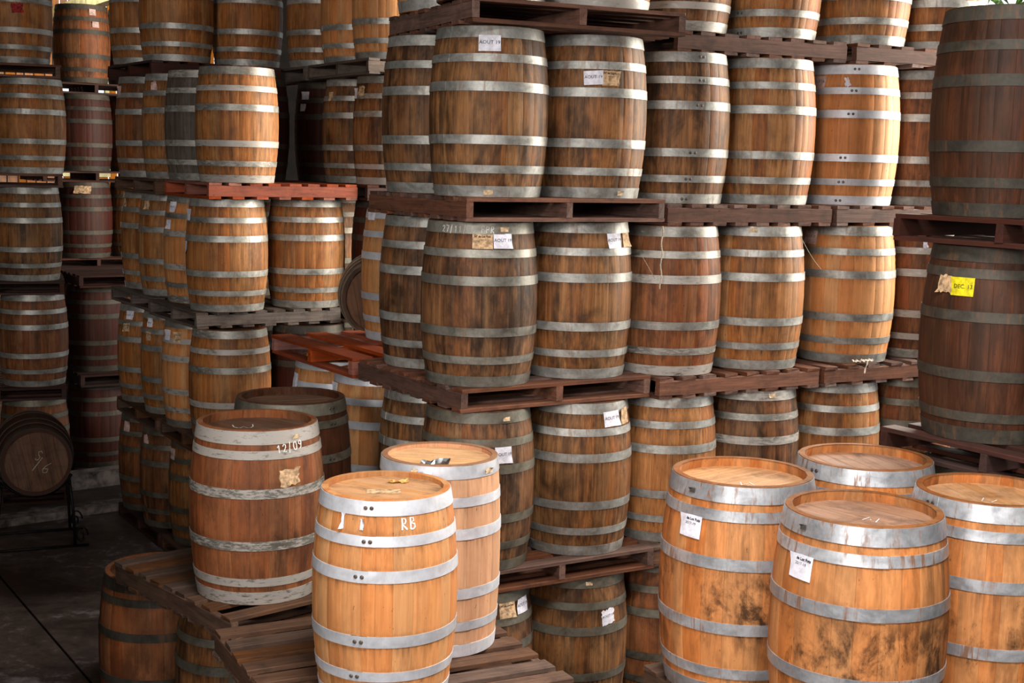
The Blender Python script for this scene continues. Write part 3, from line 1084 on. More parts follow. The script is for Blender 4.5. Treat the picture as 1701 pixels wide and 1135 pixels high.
paper(c1a, 0.56, 0.885, 0.105, 0.085, M_BEIGE, LOTO(), 0.0, label='tan printed lot label', ink=M_INKF)
paper(c1a, 0.84, 0.89, 0.105, 0.085, M_PAPER, AOUT(0.024), 0.0, label='white paper reading AOUT 19')
paper(c1b, 0.64, 0.735, 0.095, 0.085, M_PAPER, AOUT(0.022), 0.12, label='crumpled white paper reading AOUT 19', torn=0.006, seed=5)
paper(c1b, 0.30, 0.962, 0.040, 0.020, M_TAG, (), 0.0, name='hoop_tag', off=0.0065)

# pallet and barrels right behind the centre stack
pallet((-0.976, 8.181), D(33), Z(3), 'red wide-slatted pallet jutting out left behind the centre stack', 'red', across=True, n=5, nb=4, size=(1.22, 1.24))
pallet((-0.95, 8.18), D(31), Z(2), 'pallet hidden behind the dark front barrel, under blond barrels', 'brown', across=True, group='hidden pallets')
pallet((-0.95, 8.18), D(31), Z(1), 'pallet hidden behind the dark front barrel, under blond barrels', 'brown', across=True, group='hidden pallets')
d3 = barrel(-0.72, 9.25, Z(3), 'std', 'gold', 'bright', 'new blond barrel standing on the red pallet behind the centre stack', group='blond barrels behind the centre stack')
d2a = barrel(-0.848, 8.59, Z(2), 'std', 'gold', 'bright', 'blond barrel under the near corner of the red pallet', group='blond barrels behind the centre stack')
d2b = barrel(-1.167, 9.12, Z(2), 'std', 'gold', 'bright', 'blond barrel under the far end of the red pallet', group='blond barrels behind the centre stack')
paper(d3, -0.35, 0.965, 0.085, 0.05, M_PAPER, (('- - -', 0.018, 0, 0, 0),), 0.0, label='white paper label', off=0.007)
paper(d3, -0.85, 0.955, 0.09, 0.07, M_PAPER, (), 0.0, label='white paper label', off=0.007)
paper(d2a, -0.95, 0.86, 0.09, 0.11, M_PAPER, (), 0.0, label='white paper label')
paper(d2b, -0.95, 0.80, 0.09, 0.15, M_PAPER, (), 0.0, label='white paper label')
hidden(-0.85, 8.60, Z(1))
hidden(-1.17, 9.13, Z(1))
hidden(-0.33, 8.95, Z(2))

# lying barrel behind the red pallet
ly2 = barrel(0, 0, 0, 'std', 'greybrown', 'dull', 'barrel lying on its side behind the red pallet, hooped end towards the aisle', head='dark', boards=6)
hidden(-0.99, 10.28, Z(2))
hidden(-0.99, 10.28, Z(1))


def lay(root, P, d):
    """tip a barrel over: its top end centred at P and facing d"""
    d = Vector(d).normalized()
    h = TYPES[root['_ty']][0]
    q = d.to_track_quat('Z', 'Y')
    root.rotation_mode = 'QUATERNION'
    root.rotation_quaternion = q
    root.location = Vector(P) - d * h


lay(ly2, (-0.97, 9.87, Z(2) + 0.883 + 0.323), (0.10, -0.99, 0.0))

# ================================================================== row to the right of the centre stack
GR = 'barrels of the row right of the centre stack'
GPR = 'pallets of the row right of the centre stack'
for k, C, a in ((5, (0.92, 8.02), 25), (4, (0.88, 7.84), 28), (3, (0.86, 7.735), 30), (2, (0.85, 7.725), 30), (1, (0.88, 7.74), 30)):
    pallet(C, D(a), Z(k, 's'), {5: 'grey-plum pallet high in the row right of the centre stack', 4: 'grey-plum pallet right of the AOUT 19 pallet, under two orange-brown barrels', 3: 'dark plum pallet under the cobwebbed red-brown barrel and its orange neighbour', 2: 'dark pallet end beside the lowest centre pallet', 1: 'pallet on the floor at the foot of the row, hidden'}[k], 'plum' if k > 2 else 'brown', across=True, group=GPR, n=8, size=(1.22, 1.22))
for k, C, a in ((5, (2.09, 8.55), 26), (4, (2.00, 8.44), 29), (3, (1.96, 8.37), 29), (2, (1.95, 8.37), 29), (1, (1.95, 8.37), 29)):
    pallet(C, D(a), Z(k, 's'), {5: 'pale plum pallet highest beside the big shadowed barrel', 4: 'pale plum pallet just left of the shadowed stack, lit end grain', 3: 'red-plum pallet with a white rag, left of the shadowed stack', 2: 'pallet hidden behind the amber barrels, under the right end of the row', 1: 'pallet hidden on the floor under the right end of the row'}[k], 'plum', across=True, group=GPR, n=7, nb=6, size=(1.2, 1.2))
r5a = barrel(0.966, 8.357, Z(5, 's'), 'row', 'brown', 'paint', 'cropped barrel on the high pallet with black run down its right side', group=GR)
r5b = barrel(1.545, 8.627, Z(5, 's'), 'row', 'orange', 'zinc', 'cropped barrel with a rivet pair on its hoop, second on the high pallet', group=GR, lap=-0.6, rivets=True)
r5c = barrel(2.230, 8.959, Z(5, 's'), 'row', 'orange', 'zinc', 'cropped barrel with bright sunlit right edge above the pale plum pallet', group=GR)
r5d = barrel(2.736, 9.217, Z(5, 's'), 'row', 'orange', 'zinc', 'cropped barrel rising behind the rim of the big shadowed barrel', group=GR)
r4a = barrel(0.960, 8.228, Z(4, 's'), 'row', 'brown', 'zinc', 'barrel with a column of rivet pairs and long black crack, fourth tier of the row', group=GR, lap=0.30, rivets=True)
r4b = barrel(1.517, 8.524, Z(4, 's'), 'row', 'orange', 'zinc', 'plain orange-brown barrel right of the barrel with the rivet column', group=GR)
r4c = barrel(2.141, 8.863, Z(4, 's'), 'row', 'gold', 'bright', 'brightly edged barrel with pink AOUT 19 paper, fourth tier of the row', group=GR, lap=-0.10, rivets=True)
r4d = barrel(2.680, 9.180, Z(4, 's'), 'row', 'red', 'zinc', 'reddish barrel half hidden behind the upper shadowed barrel', group=GR)
r3a = barrel(0.918, 8.119, Z(3, 's'), 'row', 'red', 'paint', 'red-brown barrel hung with cobweb strands, third tier of the row', group=GR)
r3b = barrel(1.460, 8.432, Z(3, 's'), 'row', 'orange', 'zinc', 'smooth orange barrel between the cobwebbed and the blond barrel', group=GR)
r3c = barrel(2.165, 8.842, Z(3, 's'), 'row', 'gold', 'zinc', 'blond barrel with dark drip line, above the white rag', group=GR)
r3d = barrel(2.740, 9.150, Z(3, 's'), 'row', 'red', 'paint', 'reddish barrel half hidden behind the barrel with the yellow label', group=GR)
r2a = barrel(0.924, 8.117, Z(2, 's'), 'row', 'orange', 'zinc', 'orange-brown barrel with a pink paper at its left, under the dark plum pallet', group=GR)
r2b = barrel(1.502, 8.450, Z(2, 's'), 'row', 'greybrown', 'paint', 'dark barrel with drip-stained white hoops behind the amber group', group=GR)
r2c = barrel(2.127, 8.818, Z(2, 's'), 'row', 'orange', 'zinc', 'orange barrel with many narrow staves under the rag pallet', group=GR)
r2d = barrel(2.670, 9.120, Z(2, 's'), 'row', 'red', 'dull', 'shaded barrel low between the row and the shadowed stack', group=GR)
r1a = barrel(0.930, 8.120, Z(1, 's'), 'row', 'red', 'dull', 'dark red barrel at the foot of the row, left of the amber group', group=GR)
for xy in ((1.50, 8.45), (2.13, 8.82), (2.67, 9.12)):
    hidden(xy[0], xy[1], Z(1, 's'), 'row')
for k in (1, 2, 3, 4):
    for xy in ((0.66, 8.68), (1.20, 8.99), (1.84, 9.38)):
        hidden(xy[0], xy[1] + 0.02 * k, Z(k, 's'), 'row')
paper(r4a, -0.93, 0.72, 0.07, 0.09, M_PINK, (), 0.0, label='small pinkish paper')
paper(r4c, -0.66, 0.872, 0.115, 0.080, M_PINK, AOUT(0.024), -0.02, label='pinkish paper reading AOUT 19')
paper(r4c, -0.95, 0.86, 0.10, 0.08, M_BEIGE, (), 0.0, label='tan paper label', torn=0.004)
paper(r4c, -0.06, 0.87, 0.028, 0.055, M_PAPER, (), 0.2, name='paper_remnant', torn=0.008)
paper(r3c, -0.76, 0.905, 0.115, 0.085, M_PINK, AOUT(0.023), 0.0, label='pinkish paper reading AOUT 19')
paper(r3b, -0.02, 0.972, 0.046, 0.024, M_TAG, (), 0.0, name='hoop_tag', off=0.0065)
paper(r2a, -0.86, 0.732, 0.11, 0.095, M_PINK, AOUT(0.024), 0.0, label='pinkish paper reading AOUT 19')
paper(r2b, 0.48, 0.965, 0.045, 0.024, M_TAG, (), 0.0, name='hoop_tag', off=0.0065)
paper(r3d, 0.10, 0.865, 0.025, 0.05, M_PAPER, (), 0.2, name='paper_remnant', torn=0.008, label='torn white paper remnant')

# rag on the pallet edge
rv, rf_ = [], []
rr = random.Random(5)
NR = 26
for i in range(NR):
    t = i / (NR - 1)
    for s in (-1, 0, 1):
        rv.append((t * 0.17, 0.012 * s + rr.uniform(-0.006, 0.006), 0.010 + 0.012 * (1 - abs(s)) * rr.uniform(0.4, 1.2) + 0.004 * sin(i * 1.3)))
for i in range(NR - 1):
    for s in (0, 1):
        p = i * 3 + s
        rf_.append((p, p + 3, p + 4, p + 1))
b = len(rv)
for i in range(8):
    for s in (-1, 1):
        rv.append((0.115 + 0.006 * s - 0.003 * i, -0.018 - 0.003 * sin(i), 0.012 - 0.011 * i))
for i in range(7):
    p = b + i * 2
    rf_.append((p, p + 1, p + 3, p + 2))
thing('rag', 'white frayed rag caught at the foot of the blond barrel', 'rag', (2.150, 8.466, Z(3, 's') + 0.014), D(29), None, mesh('rag', rv, rf_, M_RAG, True))


def strand(label, pts, r=0.0022):
    v, f = [], []
    for i, p in enumerate(pts):
        for j in range(4):
            v.append((p[0] + r * cos(j * pi / 2), p[1] + r * sin(j * pi / 2), p[2]))
    for i in range(len(pts) - 1):
        for j in range(4):
            q = (j + 1) % 4
            f.append((i * 4 + j, i * 4 + q, i * 4 + 4 + q, i * 4 + 4 + j))
    o = mesh('cobweb', v, f, M_CHALKF)
    return thing('cobweb', label, 'cobweb', (0, 0, 0), 0, 'cobweb strands', o)


rr = random.Random(9)
strand('dusty cobweb strand hanging down the red-brown barrel', [(0.845 + 0.004 * sin(i), 7.757 - 0.004 * i * 0 + rr.uniform(-.003, .003), Z(4, 's') - PT - 0.02 * i) for i in range(19)], 0.004)
strand('thin cobweb thread sagging between the red-brown barrel and the centre pallet', [(0.73 + 0.0075 * i, 7.72 + 0.003 * i, Z(4, 's') - PT - 0.17 - 0.012 * i) for i in range(12)], 0.0016)
strand('thin cobweb thread from the plum pallet to the blond barrel', [(1.70 + 0.018 * i, 8.20 + 0.007 * i, Z(4, 's') - PT - 0.035 * i + 0.0009 * i * i) for i in range(11)], 0.0016)

# ================================================================== shadowed stack at the right edge
GS = 'barrels of the shadowed stack'
for z, lab in ((3.151, 'dark pallet between the two big shadowed barrels'), (2.121, 'dark pallet under the barrel with the yellow DEC. 13 label'), (1.118, 'pallet hidden behind the amber group, low in the shadowed stack'), (0.125, 'pallet hidden on the floor under the shadowed stack')):
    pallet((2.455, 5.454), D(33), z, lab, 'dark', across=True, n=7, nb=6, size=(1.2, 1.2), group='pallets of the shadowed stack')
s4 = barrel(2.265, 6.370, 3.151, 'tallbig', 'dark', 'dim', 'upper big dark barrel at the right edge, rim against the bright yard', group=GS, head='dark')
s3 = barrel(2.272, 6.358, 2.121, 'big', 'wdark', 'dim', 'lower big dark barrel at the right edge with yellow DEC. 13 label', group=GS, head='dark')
paper(s3, -0.45, 0.795, 0.112, 0.084, M_YELLOW, (('DEC. 13', 0.027, 0.004, 0.0, 0.0),), 0.0, label='yellow paper reading DEC. 13')
paper(s3, -0.69, 0.80, 0.085, 0.078, M_BEIGE, (('- - -', 0.013, 0.01, 0.024, 0.0), ('- -', 0.016, 0.01, 0.006, 0.0)), 0.02, label='torn tan lot label', torn=0.007, ink=M_INKF)
for z in (1.118, 0.125):
    hidden(2.29, 6.37, z, 'short', 'dark')
    hidden(2.64, 5.84, z, 'short', 'dark')
    hidden(2.83, 6.70, z, 'short', 'dark')
for z in (2.121, ):
    hidden(2.64, 5.80, z, 'big', 'wdark')
    hidden(2.85, 6.72, z, 'big', 'wdark')

# under the front pallets
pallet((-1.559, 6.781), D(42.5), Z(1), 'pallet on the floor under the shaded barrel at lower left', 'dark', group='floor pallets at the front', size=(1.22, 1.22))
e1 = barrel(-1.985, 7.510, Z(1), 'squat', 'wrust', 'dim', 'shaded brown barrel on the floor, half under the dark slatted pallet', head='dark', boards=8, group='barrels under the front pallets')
hidden(-1.45, 7.03, Z(1))
hidden(-1.30, 7.75, Z(1))
pallet((-0.823, 5.069), D(27), Z(1), 'pallet hidden on the floor below the RB barrel', 'dark', group='floor pallets at the front', size=(1.26, 1.20))
for i, j in ((0.30, 0.92), (0.95, 0.92), (0.30, 0.28), (0.95, 0.28)):
    hidden(-0.823 + i * 0.891 - j * 0.454, 5.069 + i * 0.454 + j * 0.891, Z(1))
pallet((1.25, 4.734), D(30), Z(1), 'pallet hidden on the floor below the amber group', 'dark', group='floor pallets at the front', size=(1.30, 1.25))
for i, j in ((0.32, 0.95), (1.0, 0.95), (0.32, 0.3), (1.0, 0.3)):
    hidden(1.25 + i * 0.866 - j * 0.5, 4.734 + i * 0.5 + j * 0.866, Z(1))

# ================================================================== stack beside the dark aisle
GL_ = 'barrels of the stack beside the dark aisle'
GPL = 'pallets of the stack beside the dark aisle'
for k, C, a, key in ((4, (-2.33, 10.33), 31, 'red'), (3, (-2.442, 10.398), 33.5, 'grey'), (2, (-2.35, 10.28), 32, 'brown'), (1, (-2.36, 10.30), 32, 'brown')):
    pallet(C, D(a), Z(k), {4: 'red pallet of the aisle stack with one barrel missing on its right', 3: 'grey weathered pallet in the near corner of the aisle stack', 2: 'brown pallet low in the aisle stack, mostly behind the rust-brown barrel', 1: 'pallet on the floor in the near corner of the aisle stack'}[k], key, across=True, n=8, nb=7, group=GPL, size=(1.23, 1.14))
for k, C, a, key in ((5, (-3.14, 11.774), 34, 'dark'), (4, (-3.014, 11.38), 32, 'brown'), (3, (-3.06, 11.45), 33, 'grey'), (2, (-3.0, 11.30), 32, 'brown'), (1, (-3.0, 11.32), 32, 'dark')):
    pallet(C, D(a), Z(k), {5: 'dark pallet on top of the aisle stack, under three cropped barrels', 4: 'dark red pallet end at the back of the aisle stack, fourth level', 3: 'grey pallet end at the back of the aisle stack, third level', 2: 'brown pallet end at the back of the aisle stack, second level', 1: 'dark pallet on the floor at the back of the aisle stack'}[k], key, across=True, n=8, nb=7, group=GPL, size=(1.20, 1.20))
a4 = barrel(-2.217, 10.748, Z(4), 'std', 'orange', 'paint', 'amber barrel alone on the front of the red pallet, whitish hoops', group=GL_)
a4g = barrel(-2.569, 11.260, Z(4), 'std', 'grey', 'paint', 'grey painted barrel just behind the amber barrel on the red pallet', group=GL_)
a4c = barrel(-2.883, 11.816, Z(4), 'std', 'orange', 'zinc', 'third barrel back on the aisle side, fourth tier, white paper at its top', group=GL_)
a4d = barrel(-3.262, 12.310, Z(4), 'std', 'red', 'zinc', 'farthest barrel on the aisle side, fourth tier, beside the white gap', group=GL_)
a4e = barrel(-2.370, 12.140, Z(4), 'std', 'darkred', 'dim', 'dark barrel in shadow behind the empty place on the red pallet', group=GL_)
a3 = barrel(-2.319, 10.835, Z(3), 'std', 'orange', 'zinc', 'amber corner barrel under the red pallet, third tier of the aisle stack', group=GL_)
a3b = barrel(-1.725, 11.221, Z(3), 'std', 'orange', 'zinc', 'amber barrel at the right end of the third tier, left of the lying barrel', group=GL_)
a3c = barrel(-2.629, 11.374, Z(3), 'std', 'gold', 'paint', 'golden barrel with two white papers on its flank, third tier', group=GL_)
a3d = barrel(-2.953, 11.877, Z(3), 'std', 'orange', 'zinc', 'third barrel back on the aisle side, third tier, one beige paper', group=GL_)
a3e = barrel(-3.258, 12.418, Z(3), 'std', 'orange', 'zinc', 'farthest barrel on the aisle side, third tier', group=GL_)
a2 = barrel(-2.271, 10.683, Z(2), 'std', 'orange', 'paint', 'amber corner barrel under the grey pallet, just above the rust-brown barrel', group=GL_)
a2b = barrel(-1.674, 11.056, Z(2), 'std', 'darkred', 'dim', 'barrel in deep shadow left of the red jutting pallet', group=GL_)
a2c = barrel(-2.605, 11.206, Z(2), 'std', 'gold', 'paint', 'golden barrel with white and tan papers, second tier', group=GL_)
a2d = barrel(-2.906, 11.712, Z(2), 'std', 'orange', 'zinc', 'third barrel back on the aisle side, second tier, hexagonal white paper', group=GL_)
a2e = barrel(-3.245, 12.232, Z(2), 'std', 'orange', 'zinc', 'farthest barrel on the aisle side, second tier, square white paper', group=GL_)
a1b = barrel(-2.270, 10.700, Z(1), 'std', 'orange', 'dull', 'bottom corner barrel of the aisle stack, a sliver beside the rust-brown barrel', group=GL_)
a1c = barrel(-2.581, 11.247, Z(1), 'std', 'orange', 'dull', 'bottom barrel second from the corner, drip-stained foot hoop', group=GL_)
a1d = barrel(-2.918, 11.725, Z(1), 'std', 'red', 'dull', 'bottom barrel third from the corner, pink paper near its top', group=GL_)
a1e = barrel(-3.252, 12.247, Z(1), 'std', 'red', 'dull', 'bottom barrel farthest back on the aisle side, pink paper at its rim', group=GL_)
a5 = barrel(-3.037, 12.205, Z(5), 'std', 'orange', 'zinc', 'cropped barrel at the near corner of the dark top pallet', group=GL_)
a5b = barrel(-2.481, 12.580, Z(5), 'std', 'orange', 'zinc', 'cropped barrel at the right end of the dark top pallet', group=GL_)
a5c = barrel(-3.427, 12.690, Z(5), 'std', 'orange', 'zinc', 'cropped barrel behind on the aisle edge of the dark top pallet', group=GL_)
for k in (1, 2, 3):
    hidden(-2.38, 12.12, Z(k))
    if k == 1:
        hidden(-1.68, 11.06, Z(k))
hidden(-2.02, 11.58, Z(1))
paper(a4c, -0.70, 0.88, 0.07, 0.07, M_PINK, (), 0.1, label='crumpled pale paper', torn=0.006)
paper(a4d, -0.93, 0.86, 0.08, 0.08, M_PINK, (), 0.0, label='pale paper')
paper(a3, -0.96, 0.85, 0.09, 0.09, M_PAPER, (), 0.0, label='white paper at the flank')
paper(a3, -0.985, 0.56, 0.08, 0.10, M_PAPER, (), 0.0, label='white paper at the flank')
paper(a3c, -0.80, 0.895, 0.085, 0.085, M_PAPER, (('AOUT', 0.02, 0, 0, 0),), 0.0, label='white paper')
paper(a3c, -0.88, 0.73, 0.075, 0.075, M_PAPER, (('- -', 0.03, 0, 0, 0),), 0.0, label='white paper with dark print')
paper(a3d, -0.80, 0.885, 0.065, 0.075, M_BEIGE, (), 0.0, label='beige paper', torn=0.005)
paper(a3e, -0.93, 0.88, 0.08, 0.075, M_BEIGE, (), 0.0, label='beige paper')
paper(a2c, -0.88, 0.86, 0.085, 0.085, M_PAPER, (), 0.0, label='white paper')
paper(a2c, -0.62, 0.85, 0.075, 0.085, M_BEIGE, LOTO(0.7), 0.0, label='tan lot label', ink=M_INKF)
paper(a2d, -0.78, 0.895, 0.07, 0.075, M_PAPER, (('AOUT', 0.018, 0, 0, 0),), 0.0, label='white paper', torn=0.006)
paper(a2d, -0.79, 0.765, 0.065, 0.075, M_BEIGE, LOTO(0.7), 0.0, label='tan lot label', ink=M_INKF, torn=0.004)
paper(a2e, -0.68, 0.895, 0.085, 0.075, M_PAPER, (('AOUT 19', 0.019, 0, 0, 0),), 0.0, label='white paper')
paper(a2e, -0.75, 0.77, 0.085, 0.075, M_BEIGE, LOTO(0.7), 0.03, label='tan lot label', ink=M_INKF, torn=0.004)
paper(a1c, -0.93, 0.86, 0.09, 0.09, M_PINK, (), 0.0, label='pink paper')
paper(a1d, -0.86, 0.88, 0.075, 0.075, M_PINK, (), 0.1, label='pink paper', torn=0.005)
paper(a1e, -0.80, 0.88, 0.085, 0.09, M_PINK, (), 0.0, label='pink paper')

# ================================================================== middle stack between them
GM = 'barrels of the middle stack at the back'
for k in (1, 2, 3, 4, 5):
    for C, near in (((-1.192, 10.95), True), ((-1.87, 12.08), False)):
        if near:
            lab = {5: 'dark grey pallet with two openings, topmost in the middle stack', 4: 'plum pallet end showing beside the red aisle pallet, middle stack', 3: 'shaded pallet behind the lying barrel in the middle stack', 2: 'pallet hidden deep in the middle stack', 1: 'pallet hidden deep in the middle stack'}[k]
        else:
            lab = {5: 'dark pallet farther back at the top of the middle stack', 4: 'dark pallet farther back at the fourth level of the middle stack'}.get(k, 'pallet hidden deep in the middle stack')
        pallet(C, D(31), Z(k), lab, 'grey' if k == 5 else 'dark', across=True, n=8, nb=6, group='pallets of the middle stack', size=(1.2, 1.26))
m5a = barrel(-1.063, 11.393, Z(5), 'std', 'gold', 'zinc', 'cropped golden barrel at the near corner of the middle stack top', group=GM)
m5b = barrel(-1.395, 11.944, Z(5), 'std', 'gold', 'zinc', 'cropped golden barrel second on the middle stack top', group=GM)
m5c = barrel(-1.776, 12.478, Z(5), 'std', 'orange', 'zinc', 'cropped barrel third back on the middle stack top, glinting hoops', group=GM)
m4a = barrel(-1.048, 11.403, Z(4), 'std', 'brown', 'paint', 'shaded barrel with torn beige paper under the grey pallet with openings', group=GM)
m4b = barrel(-1.376, 11.956, Z(4), 'std', 'brown', 'zinc', 'shaded barrel with a small beige paper at its left, middle stack', group=GM)
m4c = barrel(-1.710, 12.518, Z(4), 'std', 'darkred', 'dim', 'dark barrel with two pale papers deep in the shadow', group=GM)
m3a = barrel(-1.048, 11.403, Z(3), 'std', 'darkred', 'dim', 'very dark barrel seen between the aisle stack and the blond barrel', group=GM)
for k in (1, 2):
    hidden(-1.05, 11.40, Z(k))
for k in (1, 2, 3):
    hidden(-1.71, 12.52, Z(k))
paper(m4a, -0.82, 0.86, 0.085, 0.075, M_BEIGE, LOTO(0.7), 0.0, label='torn beige label', torn=0.006, ink=M_INKF)
paper(m4a, -0.97, 0.84, 0.08, 0.085, M_PAPER, (), 0.0, label='white paper')
paper(m4b, -0.80, 0.83, 0.06, 0.075, M_BEIGE, (('- -', 0.016, 0, 0.02, 0), ('-', 0.02, 0, -0.01, 0)), 0.0, label='small beige paper', ink=M_INKF)
paper(m4c, -0.72, 0.86, 0.09, 0.07, M_PAPER, (), 0.0, label='pale paper')
paper(m4c, -0.76, 0.74, 0.075, 0.065, M_PAPER, (), 0.0, label='pale paper')

# ================================================================== stack cut by the left edge
GK = 'barrels of the stack cut by the left edge'
for k in (1, 2, 3, 4, 5):
    pallet((-5.40, 12.36), D(20), Z(k), {5: 'plum pallet highest at the left edge', 4: 'red-edged pallet fourth up at the left edge', 3: 'dark pallet third up at the left edge', 2: 'dark pallet second up at the left edge', 1: 'dark pallet on the floor at the left edge, behind the lying barrel'}[k], 'plum' if k > 3 else 'dark', n=8, nb=6, group='pallets of the stack cut by the left edge', size=(1.22, 1.2))
k5 = barrel(-4.708, 12.928, Z(5), 'std', 'orange', 'paint', 'cropped barrel at the top left corner with faded red square', group=GK)
k4 = barrel(-4.610, 12.963, Z(4), 'std', 'orange', 'zinc', 'bright amber barrel at the left edge just below the topmost one', group=GK)
k3 = barrel(-4.656, 12.946, Z(3), 'std', 'brown', 'zinc', 'tan streaked barrel at the left edge, third tier', group=GK)
k2 = barrel(-4.623, 12.958, Z(2), 'std', 'red', 'zinc', 'reddish barrel at the left edge, second tier, above the lying barrel', group=GK)
k1 = barrel(-4.628, 12.957, Z(1), 'std', 'red', 'dull', 'dark barrel at the left edge directly behind the lying barrel', group=GK)
paper(k5, 0.02, 0.56, 0.10, 0.085, M_REDP, (), 0.05, label='faded red square', torn=0.006)

# lying barrel on an iron cradle
ly1 = barrel(0, 0, 0, 'std', 'darkred', 'dim', 'dark barrel lying on an iron cradle, chalk marks on its round end', head='dark', boards=6)
LP, LD = Vector((-3.925, 11.0, 0.795)), Vector((0.38, -0.92, 0.0)).normalized()
lay(ly1, LP, LD)
_q = LD.to_track_quat('Z', 'Y').inverted()
for tx, off_, sz in (('S', Vector((0.03, 0, 0.045)), 0.085), ('/6', Vector((0.055, 0, -0.045)), 0.10)):
    side = Vector((-LD.y, LD.x, 0))
    w_ = _q @ (side * off_.x + Vector((0, 0, off_.z)))
    up_ = _q @ Vector((0, 0, 1))
    head_chalk(ly1, tx, sz, w_.x, w_.y, atan2(up_.y, up_.x) - pi / 2 - 0.5, width=0.006, mat=M_CHALKF)
cr = thing('barrel_cradle', 'black iron cradle with scrolled feet under the lying barrel', 'rack', (LP.x - LD.x * 0.44, LP.y - LD.y * 0.44, 0.0), atan2(LD.y, LD.x) + pi / 2)


def tube(pts, r, mat, name, n=8):
    v, f = [], []
    for i, p in enumerate(pts):
        a = Vector(pts[max(i - 1, 0)])
        b = Vector(pts[min(i + 1, len(pts) - 1)])
        t = (b - a).normalized()
        s = t.cross(Vector((0.13, 0.31, 0.94))).normalized()
        q = t.cross(s)
        for j in range(n):
            c = Vector(p) + (s * cos(2 * pi * j / n) + q * sin(2 * pi * j / n)) * r
            v.append(tuple(c))
    for i in range(len(pts) - 1):
        for j in range(n):
            k_ = (j + 1) % n
            f.append((i * n + j, i * n + k_, i * n + n + k_, i * n + n + j))
    f += [tuple(range(n))[::-1], tuple(range((len(pts) - 1) * n, len(pts) * n))]
    return mesh(name, v, f, mat, True)


for yy in (-0.28, 0.28):
    rr_ = 0.326 / 1.03
    arc = [(rr_ * 1.03 * sin(t), yy, 0.795 - rr_ * 1.03 * cos(t)) for t in [rad(-62 + 124 * i / 14) for i in range(15)]]
    obj('saddle', tube(arc, 0.014, M_IRON, 'saddle'), cr)
    for sx in (-1, 1):
        obj('leg', tube([(sx * 0.27, yy, 0.60), (sx * 0.30, yy, 0.30), (sx * 0.31, yy, 0.012)], 0.013, M_IRON, 'leg'), cr)
        scr = [(sx * (0.36 + 0.055 * (1 - i / 26) * cos(i * 0.36) * 1.0), yy, 0.10 + 0.085 * (1 - i / 30) * sin(i * 0.36)) for i in range(24)]
        obj('scroll', tube(scr, 0.008, M_IRON, 'scroll', 6), cr)
    obj('foot_bar', tube([(-0.60, yy, 0.012), (0.42, yy, 0.012)], 0.012, M_IRON, 'foot_bar'), cr)
for sx in (-1, 1):
    obj('side_rail', tube([(sx * 0.27, -0.34, 0.58), (sx * 0.27, 0.34, 0.58)], 0.012, M_IRON, 'side_rail'), cr)

# ================================================================== dark stacks at the end of the aisle
GN = 'barrels at the dark end of the aisle'
for k, lab in ((3, 'cluttered pallet lying on the two-high dark red stack'), (2, 'dark pallet between the two dark red barrels at the aisle end'), (1, 'pallet on the floor at the aisle end')):
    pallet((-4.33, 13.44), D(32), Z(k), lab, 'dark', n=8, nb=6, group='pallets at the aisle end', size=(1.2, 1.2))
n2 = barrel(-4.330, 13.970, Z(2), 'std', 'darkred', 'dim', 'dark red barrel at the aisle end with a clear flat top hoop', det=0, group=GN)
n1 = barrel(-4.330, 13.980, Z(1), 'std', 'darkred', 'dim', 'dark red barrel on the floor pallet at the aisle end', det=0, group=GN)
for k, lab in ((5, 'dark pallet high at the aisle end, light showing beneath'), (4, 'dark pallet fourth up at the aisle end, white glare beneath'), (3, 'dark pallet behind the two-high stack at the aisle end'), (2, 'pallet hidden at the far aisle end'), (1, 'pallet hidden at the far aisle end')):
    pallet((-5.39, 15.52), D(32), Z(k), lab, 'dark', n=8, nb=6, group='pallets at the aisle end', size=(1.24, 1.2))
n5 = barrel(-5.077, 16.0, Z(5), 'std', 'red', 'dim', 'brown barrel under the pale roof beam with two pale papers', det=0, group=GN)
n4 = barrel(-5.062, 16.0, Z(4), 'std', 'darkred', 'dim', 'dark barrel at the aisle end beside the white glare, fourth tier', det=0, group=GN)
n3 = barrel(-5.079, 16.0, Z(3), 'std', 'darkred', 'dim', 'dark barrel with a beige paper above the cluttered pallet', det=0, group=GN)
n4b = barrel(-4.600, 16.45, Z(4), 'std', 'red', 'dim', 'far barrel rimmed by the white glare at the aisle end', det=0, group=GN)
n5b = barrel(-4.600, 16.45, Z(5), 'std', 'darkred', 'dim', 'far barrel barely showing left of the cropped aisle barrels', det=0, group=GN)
for k in (1, 2):
    hidden(-5.07, 16.0, Z(k))
for k in (1, 2, 3):
    hidden(-4.60, 16.45, Z(k))
paper(n5, 0.42, 0.90, 0.08, 0.07, M_PINK, (), 0.0, label='pale paper')
paper(n5, 0.50, 0.745, 0.085, 0.065, M_PINK, (), 0.0, label='pale paper')
paper(n3, -0.05, 0.90, 0.19, 0.085, M_BEIGE, (), -0.03, label='beige paper', torn=0.006)

# ================================================================== outside, beyond the open right side
xs = barrel(5.50, 16.3, Z(5), 'std', 'pale', 'bright', 'barrel washed out by the glare outside, above the big dark barrel', det=0, group='barrels outside')  # pale oak and bright hoops put the outdoor glare into the colour
for k in (1, 2, 3, 4, 5):
    pallet((5.30, 15.5), D(32), Z(k), 'grey pallet in the glare under the washed-out barrel' if k == 5 else 'pallet hidden behind the shadowed stack, outside', 'grey', n=8, nb=6, group='pallets outside', size=(1.2, 1.2))
    if k < 5:
        hidden(5.50, 16.3, Z(k))

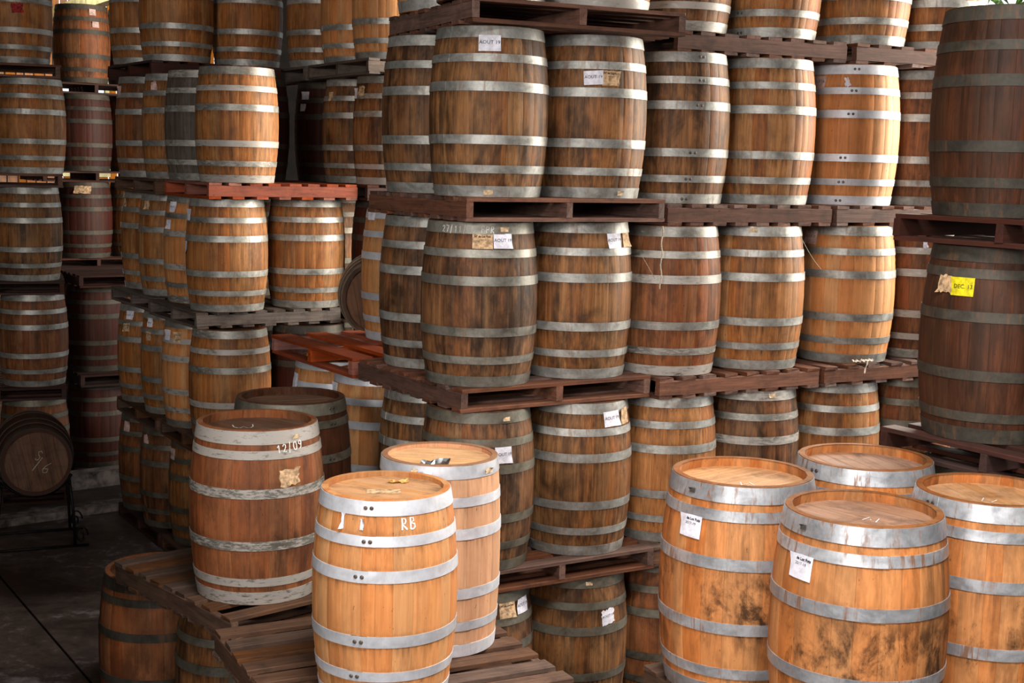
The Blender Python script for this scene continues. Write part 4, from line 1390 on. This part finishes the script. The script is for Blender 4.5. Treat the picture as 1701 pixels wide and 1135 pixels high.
M_BARK = plain('bark', (92, 74, 58), 0.9, 0.3, 12)
M_LEAF = plain('leaf_green', (112, 150, 52), 0.6, 0.35, 3)
tr = thing('tree', 'sunlit green tree beyond the open side, at the top right corner', 'tree', (9.6, 22.5, 0))
tv, tf = [], []
for i, (z, r) in enumerate(((0, 0.24), (1.5, 0.18), (3.2, 0.15), (5.0, 0.08))):
    for j in range(10):
        tv.append((r * cos(j * pi / 5) + 0.05 * i, r * sin(j * pi / 5), z))
for i in range(3):
    for j in range(10):
        q = (j + 1) % 10
        tf.append((i * 10 + j, i * 10 + q, i * 10 + 10 + q, i * 10 + 10 + j))
obj('trunk', mesh('trunk', tv, tf, M_BARK, True), tr)
rr = random.Random(12)
lv, lf = [], []
for q in range(3800):
    c = rr.randint(0, 11)
    cx, cy, cz = (2.2 * sin(c * 2.4) * (0.4 + 0.05 * c), 2.2 * cos(c * 2.4) * (0.4 + 0.05 * c), 4.2 + (c % 5) * 0.75)
    d = Vector((rr.gauss(0, 1), rr.gauss(0, 1), rr.gauss(0, 0.8))).normalized() * (1.25 * rr.random() ** 0.4)
    p = Vector((cx, cy, cz)) + d
    a = Vector((rr.gauss(0, 1), rr.gauss(0, 1), rr.gauss(0, 1))).normalized()
    e = a.cross(Vector((rr.gauss(0, 1), rr.gauss(0, 1), rr.gauss(0, 1)))).normalized()
    b = len(lv)
    s = rr.uniform(0.08, 0.15)
    lv += [tuple(p - a * s), tuple(p + e * s * 0.45), tuple(p + a * s), tuple(p - e * s * 0.45)]
    lf.append((b, b + 1, b + 2, b + 3))
fo_ = obj('foliage', mesh('foliage', lv, lf, M_LEAF), tr)
fo_['kind'] = 'stuff'

# neighbours that touch are nudged until they only just do
ups = [o for o in COL.objects if o.get('category') == 'barrel' and o.rotation_mode != 'QUATERNION']
for it in range(60):
    moved = False
    for i, a in enumerate(ups):
        for b_ in ups[i + 1:]:
            if abs(a.location.z - b_.location.z) > 0.5:
                continue
            d = Vector((b_.location.x - a.location.x, b_.location.y - a.location.y))
            need = TYPES[a['_ty']][1] + TYPES[b_['_ty']][1] + 0.012
            L = d.length
            if L < need:
                ha, hb = 'hidden' in a['label'], 'hidden' in b_['label']
                wa = 0.5 if ha == hb else (1.0 if ha else 0.0)
                v = d / max(L, 1e-4) * (need - L)
                a.location.x -= v.x * wa
                a.location.y -= v.y * wa
                b_.location.x += v.x * (1 - wa)
                b_.location.y += v.y * (1 - wa)
                moved = True
    if not moved:
        break
for o in COL.objects:
    if '_ty' in o:
        del o['_ty']
